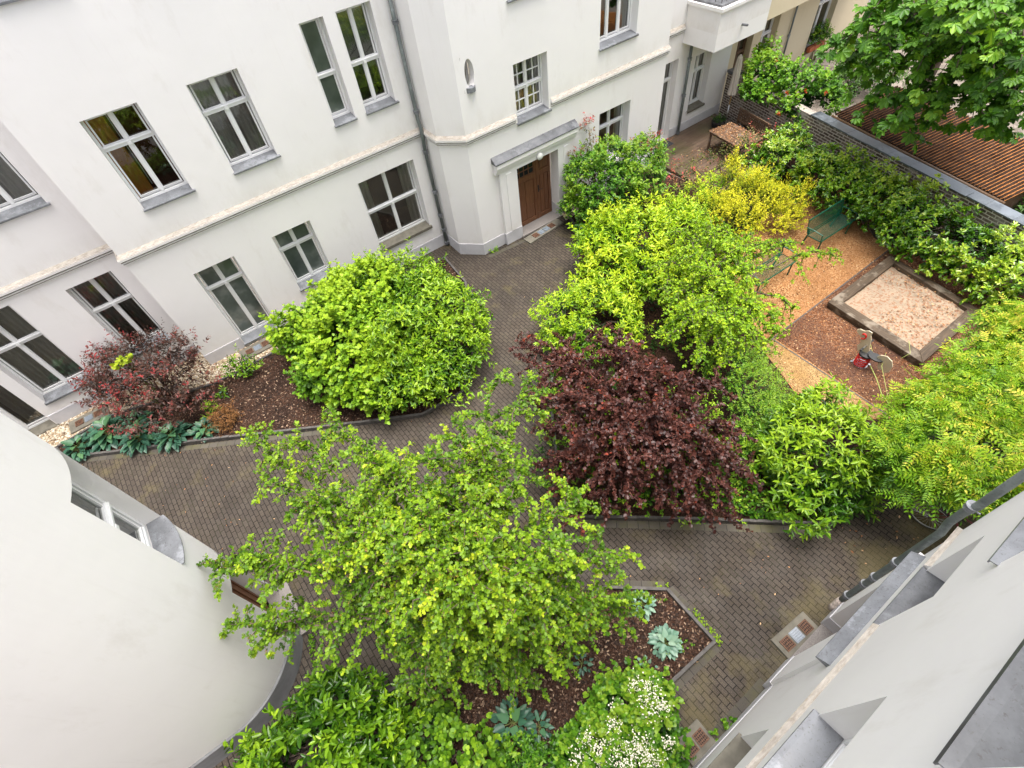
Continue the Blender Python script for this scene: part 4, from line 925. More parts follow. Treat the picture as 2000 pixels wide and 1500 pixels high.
# ================================================================== PLAYGROUND
sb = empty('sandbox', 'square sandbox framed with weathered timber and littered with fallen blossom', 'sandbox', (13.2, 2.3, 0))
O4 = [np.array(q) for q in ((11.97, 3.60), (14.80, 3.57), (14.36, .98), (11.72, 1.02))]
I4 = [np.array(q) for q in ((12.24, 3.33), (14.55, 3.31), (14.17, 1.23), (12.04, 1.26))]
mb = MB(); ns_ = 44; gr_ = []
for i in range(ns_+1):
    for j in range(ns_+1):
        u, v_ = i/ns_, j/ns_; q = (I4[0]*(1-u)+I4[1]*u)*(1-v_)+(I4[3]*(1-u)+I4[2]*u)*v_; gr_.append((q[0], q[1], .165))
gr_ = np.array(gr_); rs_ = np.random.default_rng(4); gr_[:, 2] += .022*sinnoise(gr_*np.array([1, 1, 0]), rs_, 7)+.014*sinnoise(gr_*np.array([1, 1, 0]), rs_, 17)+.008*sinnoise(gr_*np.array([1, 1, 0]), rs_, 34)
mb.add(gr_, [(i*(ns_+1)+j, (i+1)*(ns_+1)+j, (i+1)*(ns_+1)+j+1, i*(ns_+1)+j+1) for i in range(ns_) for j in range(ns_)]); sand_o = mb.build('sand', M['sand'], sb, recalc=False, world=True)
for i in range(4):
    j = (i+1) % 4; a, c = O4[i], O4[j]; d = unit(c-a); ang = math.atan2(d[1], d[0]); ln = float(np.linalg.norm(c-a)); mb = MB()
    R_ = lambda p: (float((p-a)@d), float((p-a)@np.array([-d[1], d[0]])))
    q = [R_(a), R_(c), R_(I4[j]), R_(I4[i])]; q[0] = (q[0][0]+.004, q[0][1]); q[1] = (q[1][0]-.004, q[1][1])
    mb.prism(q, .155, .27); mb.prism([(q[0][0]+.03, q[0][1]-.02), (q[1][0]-.03, q[1][1]-.02), (q[2][0]-.02, q[2][1]), (q[3][0]+.02, q[3][1])], .0, .15)
    o = mb.build('beam', M['beam'], sb, bevel=.012, loc=(*a, 0), rz=ang, world=True); 
def make_bench(name, label, loc, rz):
    root = empty(name, label, 'bench', loc, rz, 'green mesh benches'); W = 1.55
    mb = MB(); mb.tube([(0, 0, .44), (W, 0, .44), (W, .44, .43), (0, .44, .43), (0, 0, .44)], .02, 8); mb.build('seat_frame', M['green'], root, recalc=False)
    def mesh(p0, u, v, lu, lv, name):
        k = MB(); p0 = np.array(p0, float); u = np.array(u, float); v = np.array(v, float)
        nu, nv = int(lu/.034), int(lv/.034)
        for i in range(nu+1): q = p0+u*lu*i/nu; k.tube([q, q+v*lv], .0042, 4, cap=False)
        for i in range(nv+1): q = p0+v*lv*i/nv; k.tube([q, q+u*lu], .0042, 4, cap=False)
        return k.build(name, M['green_mesh'], root, recalc=False)
    mesh((.01, .01, .437), (1, 0, 0), (0, 1, -.02), W-.02, .42, 'seat')
    bk = unit(np.array([0, .20, 1.]))
    mesh((.01, .47, .50), (1, 0, 0), bk, W-.02, .38, 'backrest')
    b0, b1 = np.array([0, .46, .49]), np.array([0, .46, .49])+bk*.40; xx = np.array([W, 0, 0])
    mb = MB(); mb.tube([b0, b1, b1+xx, b0+xx, b0], .019, 8); mb.build('back_frame', M['green'], root, recalc=False)
    for x in (.10, W-.10):
        mb = MB(); mb.tube([(x, .53, 0), (x, .46, .44), (x, .46+.05, .60)], .026, 8); mb.build('leg', M['green'], root, recalc=False)
        mb = MB(); mb.tube([(x, .03, 0), (x, .02, .43)], .022, 8); mb.build('leg', M['green'], root, recalc=False)
    for x in (-.01, W+.01):
        mb = MB(); mb.tube([(x, .52, .66), (x, .30, .67), (x, .02, .65), (x, .0, .44)], .019, 8); mb.build('armrest', M['green'], root, recalc=False)
    return root
bench = make_bench('park_bench', 'green wire mesh bench fully in view beside the hedge', (13.66, 5.04, .06), math.radians(-2))
b2 = copy_tree(bench); b2.location = (10.92, 5.05, .06); b2['label'] = 'green wire mesh bench mostly hidden under drooping yellow-green branches'
# spring rider
sr_ = empty('spring_rider', 'rocking animal of beige boards on a red spring beside the sandbox', 'spring rider', (10.86, 1.95, .06), math.radians(90))
mb = MB(); mb.tube([(.135*math.cos(a), .135*math.sin(a), .04+.31*a/(2*math.pi*5)) for a in np.linspace(0, 2*math.pi*5, 150)], .0165, 8); mb.build('spring', M['red'], sr_, smooth=True, recalc=False)
mb = MB(); mb.tube([(0, 0, .0), (0, 0, .03)], .17, 20); 
for a in range(4): mb.tube([(.19*math.cos(a*1.57+.6), .19*math.sin(a*1.57+.6), -.01), (.19*math.cos(a*1.57+.6), .19*math.sin(a*1.57+.6), .05)], .03, 8)
mb.build('base_plate', M['steel'], sr_, recalc=False)
mb = MB(); mb.tube([(0, 0, .355), (0, 0, .40)], .155, 24); mb.build('top_plate', M['black'], sr_, recalc=False)
mb = MB(); mb.prism([(-.20+.13*math.cos(a)*1.35, .12*math.sin(a)) for a in np.linspace(0, 6.283, 20)[:-1]], .40, .445); mb.build('seat', M['black'], sr_, bevel=.012)
def board(name, prof, y0, mat):
    mb = MB(); n = len(prof); mb.add([(x, y0-.012, z) for x, z in prof]+[(x, y0+.012, z) for x, z in prof], [tuple(range(n)), tuple(range(n, 2*n))]+[(i, (i+1) % n, n+(i+1) % n, n+i) for i in range(n)]); return mb.build(name, mat, sr_, bevel=.004)
board('head_board', [(.02, .36), (.20, .33), (.27, .46), (.24, .56), (.26, .66), (.31, .74), (.42, .80), (.45, .87), (.40, .92), (.30, .93), (.22, 1.0), (.14, .99), (.13, .90), (.08, .80), (.03, .62), (-.02, .50)], 0, M['beige'])
board('rump_board', [(-.30, .36), (-.22, .47), (-.26, .56), (-.38, .62), (-.52, .57), (-.60, .44), (-.60, .24), (-.52, .14), (-.46, .20), (-.40, .16), (-.33, .24)], 0, M['beige'])
mb = MB(); mb.tube([(.10, -.24, .60), (.10, .24, .60)], .017, 10); mb.build('handlebar', M['steel'], sr_, recalc=False)
for s in (-1, 1):
    mb = MB(); mb.tube([(.10, s*.15, .60), (.10, s*.25, .60)], .024, 10); mb.build('grip', M['black'], sr_, recalc=False)
    mb = MB(); mb.tube([(.25+.05*math.cos(a), s*.03, .80+.075*math.sin(a)) for a in np.linspace(.5, 5.2, 22)], .016, 8); mb.build('ear', M['red'], sr_, smooth=True, recalc=False)

# ================================================================== TERRACE
dk = MB(); dk.prism([(14.16, 12.645), (18.38, 12.645), (17.9, 10.3), (17.45, 8.7), (14.16, 8.9)], .0, .09)
do = dk.build('terrace_deck', M['deck'], world=False); tag(do, 'brown wooden terrace deck of wet boards below the projecting bay', 'deck')
mt = MB(); mt.box((-.44, -.22, 0), (.44, .22, .014)); tag(mt.build('doormat', M['mat'], loc=(15.12, 12.42, .092), bevel=.004), 'black doormat in front of the glazed terrace door', 'doormat')
tb_ = empty('garden_table', 'old wooden garden table covered with fallen brown leaves on the deck', 'table', (16.43, 10.28, .09), math.radians(-8))
mb = MB()
for i in range(9): mb.box((-.52+i*.1165, -.78, .655), (-.52+i*.1165+.108, .78, .68))
mb.build('tabletop', M['wood_old'], tb_, bevel=.003)
mb = MB(); mb.box((-.48, -.74, .58), (-.455, .74, .654)); mb.box((.455, -.74, .58), (.48, .74, .654)); mb.box((-.454, -.74, .58), (.454, -.715, .654)); mb.box((-.454, .715, .58), (.454, .74, .654)); mb.build('apron', M['wood_old'], tb_)
for x in (-.45, .45):
    for y in (-.70, .70): mb = MB(); mb.box((x-.032, y-.032, 0), (x+.032, y+.032, .579)); mb.build('leg', M['wood_old'], tb_, bevel=.004)
wb = empty('wooden_bench', 'old slatted wooden bench standing against the brick wall behind the table', 'bench', (17.55, 10.35, .09), math.radians(77))
mb = MB()
for i in range(5): mb.box((-.80, -.42+i*.085, .40), (.80, -.42+i*.085+.075, .425))
mb.build('seat', M['wood_old'], wb)
mb = MB(); mb.box((-.82, .03, .86), (.82, .065, .93)); mb.box((-.82, .03, .48), (.82, .065, .53))
for i in range(19): mb.box((-.80+i*.0855, .036, .53), (-.80+i*.0855+.045, .056, .86))
mb.build('backrest', M['wood_old'], wb)
for x in (-.78, .78):
    mb = MB(); mb.box((x-.03, .025, 0), (x+.03, .07, .859)); mb.build('leg', M['wood_old'], wb); mb = MB(); mb.box((x-.03, -.42, 0), (x+.03, -.37, .62)); mb.build('leg', M['wood_old'], wb)
    mb = MB(); mb.box((x-.04, -.44, .621), (x+.04, .024, .65)); mb.build('armrest', M['wood_old'], wb)
pa = empty('closed_parasol', 'folded cream parasol on a bamboo pole standing on the deck beside the wall', 'parasol', (17.92, 11.78, .09))
mb = MB(); mb.tube([(0, 0, .3), (0, 0, 2.42)], .022, 10); mb.build('pole', M['bamboo'], pa, smooth=True, recalc=False)
mb = MB(); mb.tube([(0, 0, 0), (0, 0, .75)], .028, 10); mb.build('stand_tube', M['steel'], pa, smooth=True, recalc=False)
mb = MB(); S = 40
prof = [(1.12, .135), (1.16, .15), (1.35, .125), (1.6, .115), (1.9, .105), (2.15, .09), (2.35, .075), (2.44, .03)]
rows = [[((r*(1+.22*math.sin(8*2*math.pi*i/S+z*2)))*math.cos(2*math.pi*i/S), (r*(1+.22*math.sin(8*2*math.pi*i/S+z*2)))*math.sin(2*math.pi*i/S), z) for i in range(S)] for z, r in prof]
for a, c in zip(rows, rows[1:]):
    for i in range(S): mb.quad(a[i], a[(i+1) % S], c[(i+1) % S], c[i])
mb.add(rows[-1], [tuple(range(S))]); mb.build('canopy', M['parasol'], pa, smooth=True)
mb = MB(); mb.tube([(0, 0, 0), (0, 0, .07)], .24, 24); mb.build('base_plate', M['concrete'], pa, bevel=.01)

# ================================================================== BICYCLE
bk = empty('bicycle', 'parked bicycle whose front wheel shows under the wisteria beside the grey downpipe', 'bicycle', (8.12, -1.02, .34), math.radians(-86))
def wheel(x, name):
    mb = MB(); mb.tube([(x+.335*math.cos(a), 0, .335*math.sin(a)) for a in np.linspace(0, 6.2832, 49)], .017, 8, cap=False); t = mb.build(name, M['black'], bk, smooth=True, recalc=False)
    mb = MB(); mb.tube([(x+.315*math.cos(a), 0, .315*math.sin(a)) for a in np.linspace(0, 6.2832, 49)], .011, 6, cap=False); mb.tube([(x, -.045, 0), (x, .045, 0)], .022, 8)
    for i in range(28): a = 6.2832*i/28; mb.tube([(x+.02*math.cos(a+.6), .03*(-1)**i, .02*math.sin(a+.6)), (x+.31*math.cos(a), 0, .31*math.sin(a))], .0016, 4, cap=False)
    mb.build('rim', M['steel'], t, recalc=False)
wheel(0, 'wheel'); wheel(1.05, 'wheel')
mb = MB(); pa_ = dict(head=(.24, 0, .50), headb=(.21, 0, .40), bb=(.60, 0, -.06), seat=(.74, 0, .46), rear=(1.05, 0, 0))
for a, c in (('head', 'seat'), ('headb', 'bb'), ('bb', 'seat')): mb.tube([pa_[a], pa_[c]], .017, 8)
for s in (-.05, .05):
    mb.tube([(.6, s, -.06), (1.05, s, 0)], .010, 6); mb.tube([(.74, s*.4, .44), (1.05, s, 0)], .009, 6); mb.tube([(0, s, 0), (.05, s, .12), (.20, s*.8, .38)], .011, 6)
mb.tube([pa_['headb'], (.27, 0, .60)], .019, 8); mb.build('bike_frame', simple('dark_red_enamel', (.12, .02, .02), .3), bk, smooth=True, recalc=False)
mb = MB(); mb.tube([(.12, -.28, .66), (.20, -.26, .68), (.25, -.1, .66), (.27, 0, .64), (.25, .1, .66), (.20, .26, .68), (.12, .28, .66)], .012, 8); mb.build('handlebar', M['steel'], bk, smooth=True, recalc=False)
mb = MB(); mb.prism([(.62, 0), (.78, -.08), (.90, -.08), (.92, 0), (.90, .08), (.78, .08)], .53, .58); mb.build('saddle', M['black'], bk, bevel=.02)
mb = MB(); mb.tube([(.6, -.08, -.06), (.6, .08, -.06)], .012, 6); mb.tube([(.6, .08, -.06), (.6, .1, -.22)], .01, 6); mb.tube([(.6, -.08, -.06), (.6, -.1, .1)], .01, 6); mb.tube([(.6+.09*math.cos(a), .05, -.06+.09*math.sin(a)) for a in np.linspace(0, 6.2832, 25)], .006, 5, cap=False); mb.build('crank', M['steel'], bk, recalc=False)

# ================================================================== PLANTS
shrub('vine_leaved_shrub', 'big rounded light green shrub with vine-like leaves in the left bed', 'shrub',
      px((625, 665, .85, .95, .85), (665, 620, 1.15, 1.0, .9), (718, 592, 1.3, 1.0, .95), (648, 718, .75, .9, .8), (700, 675, 1.1, 1.15, 1.0), (732, 730, .7, .9, .8)),
      'vine', .115, 62, 7, .30, L_['vine'], 11, hue0=.47, gap=-1.3, up=.6, bump_=.26)
shrub('cherry_laurel', 'big rounded bright green laurel on the path side of the vine-leaved shrub', 'shrub',
      px((800, 588, 1.25, 1.1, .95), (865, 612, 1.05, .98, .92), (800, 655, 1.1, 1.15, 1.0), (868, 668, .85, .95, .88), (790, 735, .7, .95, .8), (850, 725, .62, .75, .7), (750, 572, 1.3, .8, .8)),
      'oblong', .135, 62, 8, .26, L_['laurel'], 12, hue0=.44, gap=-1.3, up=.5, flat=.45, droop=.2, bump_=.26)
shrub('copper_shrub', 'copper and dark red leaved shrub beside the white wall at left', 'shrub',
      px((262, 745, 1.0, .85, .85), (330, 735, 1.2, .85, .8), (300, 790, .7, .85, .65), (375, 770, .8, .55, .55), (220, 705, 1.2, .5, .5), (340, 685, 1.7, .42, .5), (200, 760, .75, .45, .5), (285, 690, 1.55, .5, .5)),
      'oval', .085, 44, 8, .36, L_['plum_brown'], 13, hue0=.42, gap=-.55, up=.6, bump_=.3, stem=M['bark_red'], inner=.35)
shrub('lime_sprig', 'small lime green sprig growing among the copper leaves', 'shrub', px((228, 712, 1.78, .20, .13), (250, 700, 1.85, .12, .1)), 'round', .10, 50, 5, .15, L_['lime'], 14, stem=M['stem'], lo=-.2)
shrub('small_evergreen', 'small glossy evergreen bush at the gravel edge below the tall frosted window', 'shrub', px((468, 715, .30, .36, .33), (485, 718, .24, .24, .24)), 'oval', .085, 60, 7, .18, L_['laurel_dark'], 15, hue0=.6)
shrub('heather', 'low rusty brown heather tuft by the left bed edge', 'plant', px((440, 820, .20, .32, .25), (428, 815, .15, .22, .2)), 'narrow', .05, 330, 8, .15, L_['heather'], 16)
shrub('spurge', 'small fresh green perennial between the heather and copper shrub', 'plant', px((413, 803, .2, .22, .22), (437, 768, .10, .13, .12)), 'narrow', .11, 70, 7, .16, L_['cover'], 17, hue0=.6, stem=False)

def hosta(label, p, r, pale=False, seed=0, n=60, cat='hosta', group=None):
    rng = np.random.default_rng(900+seed); root = empty('hosta', label, cat, (p[0], p[1], .05), group=group); P, A, Nn, S, H = [], [], [], [], []
    for i in range(n):
        q = math.sqrt((i+.6)/n); a = i*2.4+rng.normal(0, .25); el = 1.15-1.05*q+rng.normal(0, .1); l = r*(.27+.14*(1-q))*rng.uniform(.8, 1.2)
        d = np.array([math.cos(a)*math.cos(el), math.sin(a)*math.cos(el), math.sin(el)])
        b_ = np.array([math.cos(a), math.sin(a), 0])*q*r*.66+np.array([0, 0, r*(.16+.40*(1-q))])
        P.append(b_); A.append(d-np.array([0, 0, .25])); Nn.append(np.array([-math.cos(a)*math.sin(el)*.6, -math.sin(a)*math.sin(el)*.6, 1])); S.append(l*1.25); H.append(.5-.35*(q-.5)+rng.normal(0, .15))
    V = tpl_fold([(0, 0), (.10, .26), (.36, .34), (.7, .22), (1, 0)], .28, .30); T['hosta'] = V
    leaf_mesh('leaves', np.array(P), np.array(A), np.array(Nn), np.array(S), np.array(H), 'hosta', L_['hosta_pale' if pale else 'hosta'], root)
    mb = MB()
    for b_ in P[::3]: mb.tube([(0, 0, 0), tuple(b_*np.array([.5, .5, .7])), tuple(b_)], .006, 5, cap=False)
    mb.build('stalks', M['stem'], root, recalc=False); return root
GH = 'hostas along the left bed edge'
hosta('blue-green hosta at the sharp left tip of the bed', at(156, 873, .15), .50, seed=1, group=GH)
hosta('wide blue-green hosta next to the tip of the bed', at(212, 842, .2), .62, seed=2, n=80, group=GH)
hosta('dark blue-green hosta tucked under the copper shrub', at(262, 822, .25), .48, seed=3, group=GH)
hosta('big-leaved hosta in the middle of the row by the paving', at(273, 850, .2), .58, seed=4, n=70, group=GH)
hosta('flatter greener hosta leaning over the timber edge', at(338, 850, .15), .52, seed=5, n=74, group=GH)
hosta('small hosta nearest the heather at the right end of the row', at(401, 837, .15), .42, seed=6, n=50, group=GH)
hosta('tiny hosta seedling alone on the bare bark mulch', at(437, 768, .08), .16, seed=7, n=9, pale=True)
hosta('blue hosta with large leaves low in the front bed', at(1000, 1410, .2), .42, seed=8, n=40)
hosta('smaller blue hosta right beside the large-leaved one', at(1053, 1418, .15), .27, seed=9, n=26)
hosta('pale variegated hosta alone on soil near the path', at(1300, 1254, .12), .33, seed=10, n=64, pale=True)
hosta('pale hosta half under a twig at the top corner', at(1255, 1180, .12), .30, seed=11, n=36, pale=True)
hosta('young sparse hosta with few leaves above the white flowers', at(1265, 1300, .1), .22, seed=12, n=8, pale=True)
hosta('little grey-green hosta under the right fringe of the hawthorn', at(1137, 1296, .1), .22, seed=13, n=14)

shrub('photinia', 'tall loose green shrub with reddish shoot tips beside the brown door', 'shrub',
      px((1185, 375, 1.2, 1.0, 1.05), (1245, 350, 1.2, .85, .95), (1150, 335, 1.7, .6, .7), (1185, 425, .6, 1.05, .6), (1195, 310, 1.9, .55, .55), (1255, 310, 1.5, .6, .6), (1130, 400, .8, .55, .6)),
      'oval', .115, 56, 8, .22, L_['green'], 21, hue0=.52, gap=-.95, up=.7, bump_=.25)
shrub('red_tipped_shoots', 'thin upright shoots with dull red leaves rising above the door-side shrub', 'shrub', px((1145, 290, 2.2, .26, .45), (1150, 255, 2.5, .15, .35), (1125, 305, 2.0, .18, .18), (1265, 278, 1.9, .4, .18)), 'oval', .085, 34, 6, .25, L_['nandina'], 22, hue0=.5, gap=-.6, stem=M['bark_red'])
shrub('lime_laurel', 'broad lime green laurel at the corner of the path opposite the door', 'shrub',
      px((1185, 485, .95, 1.0, .9), (1250, 470, 1.1, 1.0, .9), (1190, 545, .75, .95, .75), (1265, 535, .95, 1.0, .85), (1315, 460, 1.15, .9, .8)),
      'oblong', .13, 54, 8, .26, L_['laurel_lime'], 23, hue0=.50, gap=-1.1, up=.55, flat=.5, bump_=.2)
shrub('skimmia', 'yellow-green narrow-leaved shrub between lime laurel and purple plum', 'shrub',
      px((1105, 622, .70, .75, .65), (1165, 605, .85, .8, .7), (1205, 640, .75, .7, .65), (1090, 660, .5, .5, .45), (1140, 660, .65, .65, .6)),
      'narrow', .12, 62, 9, .20, L_['laurel_lime'], 24, hue0=.42, gap=-1.1, up=.6)
shrub('golden_spirea', 'golden yellow small-leaved bush in front of the terrace', 'shrub',
      px((1450, 385, .9, .50, .6), (1495, 392, .85, .6, .55), (1545, 385, .8, .48, .5), (1445, 425, .85, .6, .55), (1425, 345, 1.15, .22, .45), (1475, 365, 1.0, .4, .5), (1432, 322, 1.25, .13, .38), (1500, 430, .7, .55, .45), (1395, 415, .85, .5, .5), (1540, 425, .6, .45, .4)),
      'kite', .055, 150, 9, .26, L_['spirea'], 25, hue0=.42, gap=-.75, tipyellow=.5, up=.6, bump_=.3)
shrub('mixed_foliage', 'mixed green and bronze shrub filling the gap between golden bush and lime laurel', 'shrub', px((1360, 395, .75, .6, .5), (1330, 420, .7, .6, .5), (1400, 372, .7, .5, .45), (1310, 405, .6, .45, .4)), 'oval', .08, 60, 7, .26, L_['haw_yellow'], 250, hue0=.42, gap=-.8, up=.6, bump_=.3)
shrub('bronze_nandina', 'loose bronze and green shrub with pinkish tips along the deck edge', 'shrub',
      px((1345, 345, .6, .6, .5), (1395, 310, .6, .55, .45), (1460, 290, .9, .5, .6), (1505, 285, .9, .5, .6), (1540, 300, .8, .5, .5), (1330, 375, .6, .6, .5)),
      'oval', .085, 26, 7, .34, L_['nandina'], 26, hue0=.30, gap=-.5, up=.7, bump_=.35, stem=M['bark_red'])
hp = [(1504, 318, 0.87, 0.73, 0.73), (1554, 318, 0.92, 0.73, 0.73), (1604, 331, 0.92, 0.7, 0.71), (1652, 351, 0.92, 0.68, 0.71), (1699, 375, 0.92, 0.68, 0.71), (1742, 399, 0.92, 0.68, 0.69), (1787, 429, 0.92, 0.68, 0.69), (1832, 457, 0.92, 0.68, 0.69), (1877, 485, 0.92, 0.68, 0.69), (1922, 511, 0.92, 0.68, 0.69), (1969, 535, 0.92, 0.68, 0.69), (2029, 563, 0.92, 0.77, 0.71),
      (1584, 361, 0.67, 0.61, 0.66), (1649, 385, 0.62, 0.64, 0.59), (1716, 415, 0.62, 0.64, 0.59), (1766, 449, 0.62, 0.64, 0.59), (1819, 488, 0.62, 0.62, 0.59), (1866, 518, 0.62, 0.62, 0.59), (1912, 548, 0.57, 0.57, 0.57), (1684, 408, 0.52, 0.5, 0.48), (1544, 283, 0.92, 0.55, 0.59), (1954, 573, 0.52, 0.53, 0.54)]
shrub('evergreen_hedge', 'long glossy evergreen hedge running along the foot of the garden wall', 'hedge', px(*hp), 'oval', .115, 66, 8, .085, L_['hedge'], 27, hue0=.47, gap=-.8, up=.6, bump_=.32, flat=.55, tipyellow=.35)
shrub('rose_bush', 'green climber with orange-red flowers hanging over the brick wall by the parasol', 'shrub',
      px((1495, 145, 1.75, .75, .65), (1555, 165, 1.8, .8, .65), (1605, 190, 1.75, .6, .65), (1480, 185, 1.45, .6, .5), (1555, 215, 1.35, .6, .5), (1497, 105, 2.0, .35, .4), (1590, 225, 1.2, .4, .4)),
      'round', .105, 48, 7, .30, L_['rose'], 28, hue0=.50, gap=-.9, up=.4, bump_=.25)
rb = bpy.data.objects['rose_bush']; rng = np.random.default_rng(5)
for (fx, fy, fz) in ((1538, 180, 2.2), (1573, 178, 2.3), (1612, 182, 2.2), (1520, 222, 1.75), (1515, 118, 2.4), (1630, 165, 2.0)):
    c_ = at(fx, fy, fz)-np.array(rb.location); n = 16; A = unit(rng.normal(size=(n, 3))+np.array([-.3, -.3, .6]))
    leaf_mesh('blossoms', np.repeat(c_[None], n, 0)+rng.normal(0, .025, (n, 3)), A, rng.normal(size=(n, 3))+np.array([0, 0, 1.]), np.full(n, .05), rng.random(n), 'round', L_['flower_red'], rb)
shrub('laurel_bush', 'rounded glossy green laurel at the right corner of the middle bed', 'shrub',
      px((1560, 870, .85, .85, .8), (1625, 880, .9, .9, .8), (1590, 935, .55, .95, .6), (1672, 890, .75, .55, .6), (1520, 890, .6, .55, .55), (1600, 825, .95, .7, .65), (1660, 935, .45, .55, .45)),
      'narrow', .16, 44, 9, .26, L_['laurel'], 29, hue0=.46, gap=-1.1, up=.5, bump_=.22)
shrub('box_bush', 'small-leaved mid green bush between the purple plum and the glossy laurel', 'shrub',
      px((1460, 760, .7, .6, .6), (1485, 820, .6, .6, .55), (1430, 720, .9, .6, .6), (1510, 800, .5, .45, .45), (1470, 870, .5, .6, .45)), 'kite', .045, 200, 9, .2, L_['green'], 30, hue0=.62, gap=-1., up=.7)
wb_ = px((1800, 900, 1.8, .65, .5), (1850, 865, 2.0, .8, .55), (1900, 815, 2.1, .95, .55), (1945, 750, 2.1, .85, .55), (1985, 685, 2.1, .65, .5), (1865, 800, 1.9, .6, .5), (1830, 840, 1.75, .5, .45), (1975, 810, 2.2, .95, .6), (1920, 905, 2.1, .8, .55), (1870, 935, 1.95, .5, .4), (1985, 905, 2.1, .75, .55), (2045, 740, 2.2, .9, .6), (2065, 850, 2.2, 1.0, .6), (1790, 940, 1.6, .38, .35), (1770, 885, 1.6, .36, .35), (1965, 645, 1.9, .42, .4), (1820, 945, 1.8, .4, .35), (1940, 940, 2.0, .5, .45))
wis = shrub('wisteria', 'spreading yellow-green wisteria canopy with feathered leaves at the right edge', 'climber', wb_, 'pinnate', .33, 34, 4, .32, L_['wisteria'], 31, hue0=.44, gap=-1.2, up=.25, droop=.35, spread=1., flat=.9, bump_=.22, lo=-.1)
wl_ = np.array(wis.location); rng = np.random.default_rng(8); rm_ = simple('wisteria_runner', (.30, .34, .09), .7)
for pts in ([(1700, 715, .35), (1712, 740, .5), (1722, 770, .7), (1745, 800, 1.3)], [(1730, 690, .3), (1722, 715, .5), (1735, 780, 1.2)], [(1745, 985, .35), (1757, 990, .3), (1765, 985, .5), (1800, 950, 1.4)], [(1820, 1012, .5), (1838, 985, .9), (1850, 960, 1.5)], [(1698, 665, .3), (1705, 690, .35), (1703, 705, .3)], [(1775, 665, .5), (1778, 690, .4), (1760, 700, .3)], [(1893, 1005, .9), (1900, 965, 1.6)]):
    mb = MB(); mb.tube([at(*p)-wl_ for p in pts], .012 if pts[0][0] == 1700 else .006, 6); mb.build('runner', rm_, wis, smooth=True, recalc=False)
for (fx, fy) in ((1930, 850), (2000, 760)): q = at(fx, fy, 1.9)-wl_; mb = MB(); mb.tube([(q[0], q[1], 0), tuple(q)], .045, 8); mb.build('stem', M['bark'], wis, smooth=True, recalc=False)

# low ground cover along the front edge of the middle bed
rng = np.random.default_rng(77)
def scatter_poly(poly, n):
    p = np.array(poly); lo, hi = p.min(0), p.max(0); out = []
    while len(out) < n:
        q = rng.uniform(lo, hi); x, y = q; ins = False
        for (x0, y0), (x1, y1) in zip(poly, poly[1:]+poly[:1]):
            if (y0 > y) != (y1 > y) and x < (x1-x0)*(y-y0)/(y1-y0)+x0: ins = not ins
        if ins: out.append((x, y))
    return np.array(out)
def cover(name, poly, n, tpl, L, mat, z, seed, K=6, hue=.5, gap=-.5, kind='stuff', wid=.14):
    q = scatter_poly(poly, n); r = np.random.default_rng(seed); P = np.column_stack([q, z+r.uniform(0, .10, n)])
    g_ = sinnoise(P*np.array([1, 1, 0]), r, 3.2); k = g_ > np.quantile(g_, min(.9, max(0., .5+.4*gap))); P = P[k]; g_ = g_[k]; D_ = unit(np.column_stack([r.normal(0, .5, (len(P), 2)), np.ones(len(P))]))
    return tag(shoots_to_leaves(name, P, D_, r.uniform(.5, 1.3, len(P))*wid, K, L, tpl, mat, None, r, hue+.12*g_+r.normal(0, .1, len(P))), kind=kind)
cover('ground_cover', [(3.1, 3.25), (6.7, .12), (8.4, .1), (8.4, 1.6), (6.0, 3.2), (4.4, 4.6)], 1700, 'round', .06, L_['cover'], .06, 1, gap=-.65)
cover('ground_cover', [(9.6, 4.6), (10.6, 6), (13.2, 7.2), (15.5, 7.3), (17.2, 6.6), (17.4, 8.6), (13.8, 9.5), (9, 8.5), (7, 5.5)], 1500, 'oval', .07, L_['dark'], .06, 2, gap=-.2, hue=.4)
cover('weeds', [(3.36, 1.15), (3.48, 1.10), (3.46, -.1), (3.34, -.1)], 120, 'round', .022, L_['vine'], .0, 3, gap=-.1, hue=.8, wid=.05)
cover('weeds', [(2.47, 1.9), (2.52, 2.0), (3.42, 1.2), (3.34, 1.14)], 90, 'round', .022, L_['vine'], .0, 4, gap=.1, hue=.8, wid=.05)
cover('weeds', [(2.2, -.86), (3.5, -.88), (3.5, -.99), (2.2, -.99)], 46, 'round', .05, L_['cover'], .0, 5, gap=.5, hue=.7, wid=.06)
cover('weeds', [(2.5, 1.6), (3.2, 1.1), (3.2, .1), (2.4, .3), (2.2, 1.5)], 220, 'round', .022, L_['cover'], .05, 6, gap=.55, hue=.7, wid=.05)
cover('weeds', [(-2.75, 4.1), (-2.6, 4.72), (-2.45, 4.7), (-2.6, 4.0)], 60, 'round', .03, L_['cover'], .0, 9, gap=-.3, hue=.6, wid=.04)
cover('weeds', [(6.6, 11.86), (7.4, 11.78), (7.4, 11.68), (6.6, 11.74)], 26, 'narrow', .07, L_['cover'], .0, 10, gap=.1, hue=.7, wid=.04)

